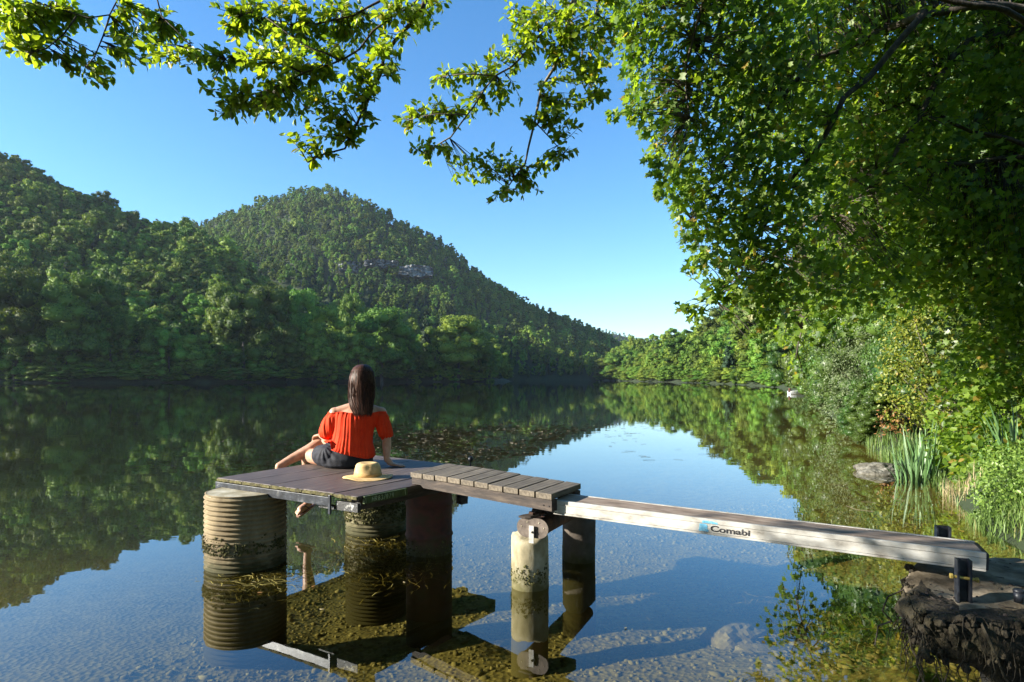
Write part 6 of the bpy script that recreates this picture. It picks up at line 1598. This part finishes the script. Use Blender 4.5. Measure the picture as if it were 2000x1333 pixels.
shrub('ivy_shrub', 'dark broad-leaved shrub in half shade at the right edge above the grass',
      [(6.3, 8.2, 1.5, .50), (6.9, 8.5, 1.9, .60), (7.2, 8.1, 1.3, .60), (6.5, 8.1, .95, .40), (7.0, 7.8, .8, .45), (6.2, 8.6, 1.0, .35), (7.6, 8.2, 2.2, .7)], 3400, .095, MAPLE_LEAF, M['maple_leaf'], 54, (6.9, 8.3, .4), 10)
shrub('ivy_shrub', 'dark climbing shrub in deep shade at the right edge under the maple',
      [(8.0, 9.6, 2.6, .9), (7.4, 9.8, 1.9, .7), (8.6, 9.8, 3.4, 1.0), (8.4, 9.2, 1.4, .8), (7.2, 9.6, 1.1, .5)], 4200, .10, MAPLE_LEAF, M['bank_leaf'], 58, (8.0, 9.6, .4), 12)
shrub('leafy_herb', 'bluish broad-leaved herbs just behind the iris blades', [(5.9, 8.3, .62, .28), (6.2, 8.1, .70, .30), (5.75, 8.15, .40, .22), (6.5, 7.9, .55, .30), (6.1, 7.7, .38, .26), (5.65, 7.5, .38, .26), (5.9, 7.2, .40, .26), (5.35, 7.2, .25, .2)], 1900, .085, OVATE, M['maple_leaf'], 55, (6.0, 8.1, .3), 10, M['grass'], 'herb', .004)
shrub('leafy_herb', 'bright green small-leaved herb hanging over the bank edge at the right border', [(4.62, 5.90, .30, .20), (4.85, 6.0, .38, .26), (4.45, 5.70, .14, .15), (4.75, 5.65, .22, .20), (5.05, 5.8, .32, .26), (4.95, 5.4, .2, .22)], 3400, .036, OVATE, M['herb_leaf'], 56, (4.85, 6.0, .25), 14, M['grass'], 'herb', .003)
shrub('leafy_herb', 'pale green nettles in the grass behind the dry stubble', [(5.45, 6.9, .42, .20), (5.65, 6.7, .46, .22), (5.3, 6.7, .30, .16), (5.9, 6.9, .5, .25), (5.2, 6.3, .30, .22), (5.5, 6.3, .38, .26)], 1900, .050, OVATE, M['herb_leaf'], 57, (5.55, 6.8, .3), 10, M['grass'], 'herb', .003)

# --- iris clumps: every blade a part
def blade_mesh(h, w, bend, seed):
    gg = random.Random(seed); m = MB(); L = []; Rr = []; n = 7
    for i in range(n):
        q = i / (n - 1); ww = w * (1 - q ** 2.2) * (.75 + .5 * min(1, q * 4)) + .0006
        x = bend * q ** 2.4; z = h * (q - .22 * abs(bend) / h * q ** 3)
        L.append((x, -ww, z)); Rr.append((x, ww, z))
    V_ = []
    for i in range(n): V_ += [L[i], (L[i][0] + .0035 * (1 - i / n), 0, L[i][2]), Rr[i]]
    F_ = []
    for i in range(n - 1):
        a = i * 3; F_ += [(a, a + 1, a + 4, a + 3), (a + 1, a + 2, a + 5, a + 4)]
    me = mesh_from('blade', V_, F_, True); me.materials.append(M['iris_blade']); return me
BL = [blade_mesh(.62, .011, .06, 1), blade_mesh(.78, .012, .10, 2), blade_mesh(.70, .011, .22, 3), blade_mesh(.55, .010, .30, 4), blade_mesh(.85, .012, .03, 5)]
def iris(label, x, y, n, rad, hs, seed):
    gg = random.Random(seed); z = max(-.05, gz(x, y))
    t = thing('iris_clump', label, 'iris', (x, y, z), 'clumps of iris at the water edge')
    for k in range(n):
        o = bpy.data.objects.new('blade', BL[k % 5]); col.objects.link(o); o.parent = t
        a = gg.uniform(0, 6.28); r = rad * math.sqrt(gg.random()); s = gg.uniform(.7, 1.12) * hs
        o.location = (r * math.cos(a) * 1.3, r * math.sin(a), -.03)
        o.rotation_euler = (gg.uniform(-.16, .16), gg.uniform(-.10, .22), a + gg.uniform(-.8, .8)); o.scale = (s, s * gg.uniform(.9, 1.4), s)
iris('upright clump of long sword-shaped iris leaves rising from the water beside the rock', 5.42, 8.25, 70, .20, 1.0, 1)
iris('iris clump with arching blades in the grass farther right on the bank', 6.05, 7.35, 40, .20, .95, 2)
iris('thin iris clump behind the tall one, half hidden in herbs', 5.95, 8.9, 26, .16, .9, 3)

# --- grass, stubble
def tufts(name, label, xs, n, h, w, mat_, seed, lean=.35, cat='grass'):
    g = np.random.default_rng(seed)
    p = np.array(xs)[g.integers(0, len(xs), n)]
    x = p[:, 0] + g.normal(size=n) * p[:, 2]; y = p[:, 1] + g.normal(size=n) * p[:, 3]
    z = ground_z(x, y); k = z > -.06; x, y, z = x[k], y[k], z[k]; n = len(x)
    hh = h * g.uniform(.45, 1.2, n); a = g.uniform(0, 6.28, n); ln = lean * g.uniform(.1, 1.3, n)
    dx, dy = np.cos(a), np.sin(a); ww = w * g.uniform(.6, 1.3, n); px, py = -dy * ww, dx * ww
    z = np.maximum(z, -.02)
    V_ = np.stack([np.stack([x - px, y - py, z], -1), np.stack([x + px, y + py, z], -1),
                   np.stack([x + dx * ln * hh * .35 + px * .8, y + dy * ln * hh * .35 + py * .8, z + hh * .6], -1), np.stack([x + dx * ln * hh * .35 - px * .8, y + dy * ln * hh * .35 - py * .8, z + hh * .6], -1),
                   np.stack([x + dx * ln * hh, y + dy * ln * hh, z + hh * (1 - .3 * ln)], -1)], 1).reshape(-1, 3)
    b = np.arange(n)[:, None] * 5
    F_ = np.concatenate([b + np.array([[0, 1, 2]]), b + np.array([[0, 2, 3]]), b + np.array([[3, 2, 4]])])
    o = link(name, mesh_from(name, V_, F_), mat_); tag(o, label, cat, None, 'stuff'); return o
tufts('bank_grass', 'long light green grass on the right bank', [(5.6, 7.2, .35, .3), (5.9, 6.6, .4, .3), (5.3, 5.4, .3, .25), (5.8, 5.6, .4, .3), (4.8, 4.9, .3, .25), (4.5, 5.2, .25, .2), (4.9, 5.2, .3, .2), (4.4, 5.7, .2, .15), (6.3, 7.4, .5, .5), (5.4, 6.5, .25, .2), (5.8, 8.0, .3, .3), (5.35, 5.9, .3, .25), (6.6, 8.2, .5, .4)], 7500, .15, .0042, M['grass'], 61, .7)
tufts('dry_stubble', 'dry straw-coloured reed stubble at the water edge', [(4.85, 6.75, .13, .12), (5.05, 7.05, .12, .12), (5.0, 7.3, .1, .1)], 150, .24, .0035, M['dry_stalk'], 62, .5)
tufts('edge_grass', 'grass growing along the foot of the right bank', [(6.6, 10.3, .4, .4), (7.3, 12.3, .4, .4), (7.0, 9.6, .4, .4), (8.0, 13.4, .4, .4)], 2600, .26, .005, M['grass'], 63)

# --- young tree left of the camera, its leaves dapple the shore end of the metal plank
g = np.random.default_rng(66)
sp_t = shrub('sapling', 'young leafy tree on the bank to the left, its shade dappling the metal plank', [(-4.7, 1.88, 2.72, .34), (-4.6, 1.60, 2.58, .32), (-4.9, 2.15, 2.82, .28), (-4.8, 1.35, 2.45, .36), (-4.9, 1.75, 3.1, .28), (-4.7, 1.75, 2.2, .28)], 620, .085, OVATE, M['beech_leaf'], 67, (-4.4, 1.2, gz(-4.4, 1.2)), 7, M['bark'], 'tree', .022)

# ================================================================== stones, lake bed, weeds, boat
def rock(name, label, c, s, seed, mat_, sub=3, cat='rock', flat=1.0):
    bm = bmesh.new(); bmesh.ops.create_icosphere(bm, subdivisions=sub, radius=1)
    for v in bm.verts:
        n = v.co.normalized()
        k = float(fbm(np.array([n.x * 1.7 + seed]), np.array([n.y * 1.7 + n.z * 1.3]), seed, 4)[0]) * .34
        k2 = round(k * 7) / 7
        v.co = n * (1 + .5 * k + .5 * k2); v.co = Vector((v.co.x * s[0], v.co.y * s[1], max(-.7, v.co.z) * s[2]))
    bm.verts.index_update(); m = MB(); m.add([v.co + Vector(c) for v in bm.verts], [[v.index for v in f.verts] for f in bm.faces]); bm.free()
    return tag(m.build(name, mat_, smooth=False), label, cat)
M['rock_pale'] = surf('rock_pale', [(0.3, (0.04, 0.037, 0.028)), (0.5, (0.12, 0.112, 0.09)), (0.72, (0.26, 0.25, 0.22))], scale=9, rough=.9, bump=.8, bscale=30, bdist=.02)
M['rock_bed'] = surf('rock_bed', [(0.3, (0.16, 0.14, 0.07)), (0.5, (0.30, 0.265, 0.15)), (0.72, (0.40, 0.36, 0.23))], scale=8, rough=.95, bump=.6, bscale=40, bdist=.01)
rock('boulder', 'pale cracked boulder lying half in the water beside the iris leaves', (5.33, 8.95, .01), (.34, .30, .12), 3, M['rock_pale'], 4)
rock('boulder', 'small dark stone at the water edge under the bright herb', (4.72, 5.62, .03), (.14, .12, .08), 5, M['rock_pale'])
rock('sunken_rock', 'large rounded rock lying under water in front of the metal plank', (1.52, 4.20, -.40), (.21, .16, .12), 8, M['rock_bed'], 4)
rock('sunken_rock', 'flat slab of stone under water right beside the sunken rock', (1.63, 3.98, -.42), (.20, .10, .05), 11, M['rock_bed'], 3)

g = np.random.default_rng(77)
n = 12000
x = g.uniform(-2.6, 4.8, n); y = g.uniform(2.55, 9.5, n); k = (x / y < .9) & (x / y > -.75); x, y = x[k], y[k]
z = ground_z(x, y); k = z < -.02; x, y, z = x[k], y[k], z[k]; n = len(x)
bm = bmesh.new(); bmesh.ops.create_icosphere(bm, subdivisions=1, radius=1); iv = np.array([v.co for v in bm.verts]); bm.verts.index_update(); fi = np.array([[v.index for v in f.verts] for f in bm.faces]); bm.free()
sc_ = g.gamma(1.6, .0050, n)[:, None, None] + .005
P_ = iv[None] * (1 + .22 * g.normal(size=(n, len(iv), 1))) * np.stack([g.uniform(.8, 1.5, n), g.uniform(.7, 1.2, n), g.uniform(.35, .7, n)], -1)[:, None, :] * sc_
an = g.uniform(0, 6.28, n)[:, None]; ca, sa = np.cos(an), np.sin(an)
P_ = np.stack([P_[:, :, 0] * ca - P_[:, :, 1] * sa + x[:, None], P_[:, :, 0] * sa + P_[:, :, 1] * ca + y[:, None], P_[:, :, 2] + z[:, None] + .004], -1)
F_ = fi[None] + (np.arange(n) * len(iv))[:, None, None]
M['pebble'] = leaf_mat('pebble', (0.16, 0.14, 0.055), (0.31, 0.28, 0.125), (1, 1, 1), 0, .95, odd=(.38, .35, .20))
o = link('bed_gravel', mesh_from('bed_gravel', P_.reshape(-1, 3), F_.reshape(-1, 3)), M['pebble']); tag(o, 'olive gravel and small stones covering the shallow lake bed', 'gravel', None, 'stuff')

# weed strands: flat lying threads
def strands(name, label, cx, cy, sx, sy, n, ln, w, z0, z1, mat_, seed, ang=None, spread=3.14, mask=None, cat='water weed'):
    g = np.random.default_rng(seed); x = cx + g.normal(size=n) * sx; y = cy + g.normal(size=n) * sy
    if mask is not None: k = mask(x, y, g); x, y = x[k], y[k]; n = len(x)
    a = (g.uniform(0, 6.28, n) if ang is None else ang + g.normal(size=n) * spread); z = g.uniform(z0, z1, n); L = ln * g.uniform(.3, 1.4, n); ww = w * g.uniform(.5, 1.4, n)
    segs = []; px, py, pa = x.copy(), y.copy(), a.copy(); m = 4
    for s in range(m + 1):
        t = 1 - .7 * s / m
        segs += [np.stack([px - np.sin(pa) * ww * t, py + np.cos(pa) * ww * t, z], -1), np.stack([px + np.sin(pa) * ww * t, py - np.cos(pa) * ww * t, z + ww * .6], -1)]
        pa = pa + g.normal(size=n) * .45; px = px + np.cos(pa) * L / m; py = py + np.sin(pa) * L / m
        z = z + g.normal(size=n) * (z1 - z0) * .1
        z = np.clip(z, z0, z1)
    V_ = np.stack(segs, 1); K = V_.shape[1]; b = (np.arange(n) * K)[:, None]
    F_ = np.concatenate([b + np.array([[2 * s, 2 * s + 1, 2 * s + 3, 2 * s + 2]]) for s in range(m)])
    o = link(name, mesh_from(name, V_.reshape(-1, 3), F_), mat_); tag(o, label, cat, None, 'stuff'); return o
M['weed_olive'] = leaf_mat('weed_olive', (0.10, 0.085, 0.018), (0.30, 0.25, 0.06), (1, 1, 1), 0.2, .7, odd=(.48, .40, .16))
M['weed_brown'] = leaf_mat('weed_brown', (0.045, 0.037, 0.022), (0.15, 0.122, 0.075), (1, 1, 1), 0.0, .8, odd=(.24, .21, .15))
strands('drum_weed', 'olive water weed drifting at the surface beside the left drum', -1.66, 4.22, .15, .16, 900, .14, .0028, -.05, .004, M['weed_olive'], 81)
strands('drum_weed_far', 'olive water weed under the surface round the mossy drum', -1.05, 4.75, .22, .28, 900, .20, .003, -.12, .002, M['weed_olive'], 82, 1.2, .7)
strands('bed_weed', 'dark green weed growing from the lake bed in the shade of the plank', 2.1, 4.3, .35, .25, 700, .16, .004, -.38, -.25, M['weed_olive'], 83)
def mat_mask(x, y, g):
    d = fbm(x * .55, y * .22, 5, 4)
    cut = (x < -.9 + .36 * (y - 8.2) + .5 * fbm(x, y, 8)) & (y > 8.8)
    return cut & (d + g.uniform(-.45, .45, x.shape) > -.02)
strands('weed_mat', 'drifting mat of brown weed fragments on the water behind the walkway', -.9, 13.0, 1.9, 2.6, 17000, .14, .010, .001, .014, M['weed_brown'], 84, 0, .6, mat_mask)
strands('weed_scraps', 'scattered scraps of brown weed on the open water', 1.6, 15.5, 2.8, 4.0, 420, .16, .005, .001, .009, M['weed_brown'], 85, 0, .35, lambda x, y, g: (fbm(x * .8, y * .35, 3) > .12) & (y > 7) & (x < 6))
strands('shore_litter', 'twigs and straw lying in the shallow water of the right bank', 4.4, 6.6, .55, .9, 260, .34, .004, -.12, .003, M['weed_brown'], 86, 2.2, .5)
# few floating leaves
for k, (x, y, r) in enumerate([(-1.60, 3.90, .020), (-1.30, 4.02, .018), (-.72, 4.10, .014), (-1.12, 3.62, .016), (.62, 3.35, .012)]):
    m = MB(); p = [(x + r * a * math.cos(k) - r * b * math.sin(k), y + r * a * math.sin(k) + r * b * math.cos(k), .003 + c * r) for a, b, c in ((-1, 0, .1), (-.3, .5, .2), (.5, .4, .1), (1, 0, .3), (.5, -.4, .1), (-.3, -.5, .2))]
    m.add(p, [tuple(range(6))]); tag(m.build('floating_leaf', M['russet_leaf'] if k < 2 else M['dry_stalk']), ['small orange leaf floating on the water below the dock', 'orange-brown leaf floating close to the dock shadow', 'pale leaf floating beside the barrel', 'pale scrap of leaf floating in front of the dock', 'tiny pale leaf floating by the concrete pile'][k], 'leaf')

# --- white boat moored at the right shore, far off
bt = thing('rowing_boat', 'small white boat moored at the right shore far off', 'boat', (25.7, 55, 0))
secs = []
for q in range(9):
    t = q / 8; w = .45 * math.sin(math.pi * min(1, .30 + t * .70)) ** .8 + .02; x = 24.8 + t * 1.9; sh_ = .28 + .12 * t * t
    secs.append([(x, 55 + w, sh_), (x, 55 + w * .75, .03), (x, 55, -.08), (x, 55 - w * .75, .03), (x, 55 - w, sh_), (x, 55 - w + .06, sh_), (x, 55 - w * .7 + .05, .10), (x, 55 + w * .7 - .05, .10), (x, 55 + w - .06, sh_)])
M['boat_white'] = surf('boat_white', [(0.3, (0.70, 0.70, 0.69)), (0.7, (0.82, 0.82, 0.80))], scale=3, rough=.4, bump=0)
MB().loft(secs).build('hull', M['boat_white'], bt, smooth=False)
for xx in (25.3, 26.0): MB().box((xx, 55, .22), (.18, .75, .03)).build('thwart', M['step_wood'], bt)
MB().box((24.85, 55, .36), (.13, .20, .34), bev=.03).build('outboard', M['rust'], bt)
jt = thing('jetty', 'dark little wooden landing stage beside the far white boat', 'jetty', (27.6, 55.8, 0))
for k in range(4): MB().box((26.9 + .45 * k, 55.8, .34), (.41, 1.2, .06)).build('plank', M['dark_beam'], jt)
for (a, b) in ((26.8, 55.3), (28.3, 55.3), (26.8, 56.3), (28.3, 56.3)): MB().tube([(a, b, -1), (a, b, .31)], .06, 8).build('pile', M['dark_beam'], jt)
# --- utility pole on the left hillside
px, py = -266.0, 325.0; pz = gz(px, py)
up = thing('utility_pole', 'thin wooden utility pole among the trees on the left hillside', 'pole', (px, py, pz))
MB().tube([(px, py, pz), (px, py, 77.0)], [.22, .16], 8).build('mast', M['bark'], up); MB().box((px, py, 75.8), (2.2, .16, .2)).build('crossarm', M['bark'], up)
# limestone faces
for (x, y, z, w, h, s, lab) in [(-176, 667, 118, 22, 15, 1, 'small pale rock face on the shaded hill flank, leftmost of the three'), (-142, 665, 122, 34, 9, 2, 'long low pale rock face in the middle of the shaded hill flank'), (-103, 660, 113, 34, 13, 3, 'brightest pale rock face on the shaded hill flank, rightmost of the three')]:
    cliff(x * .982, y * .982, z, w, h, s, lab)
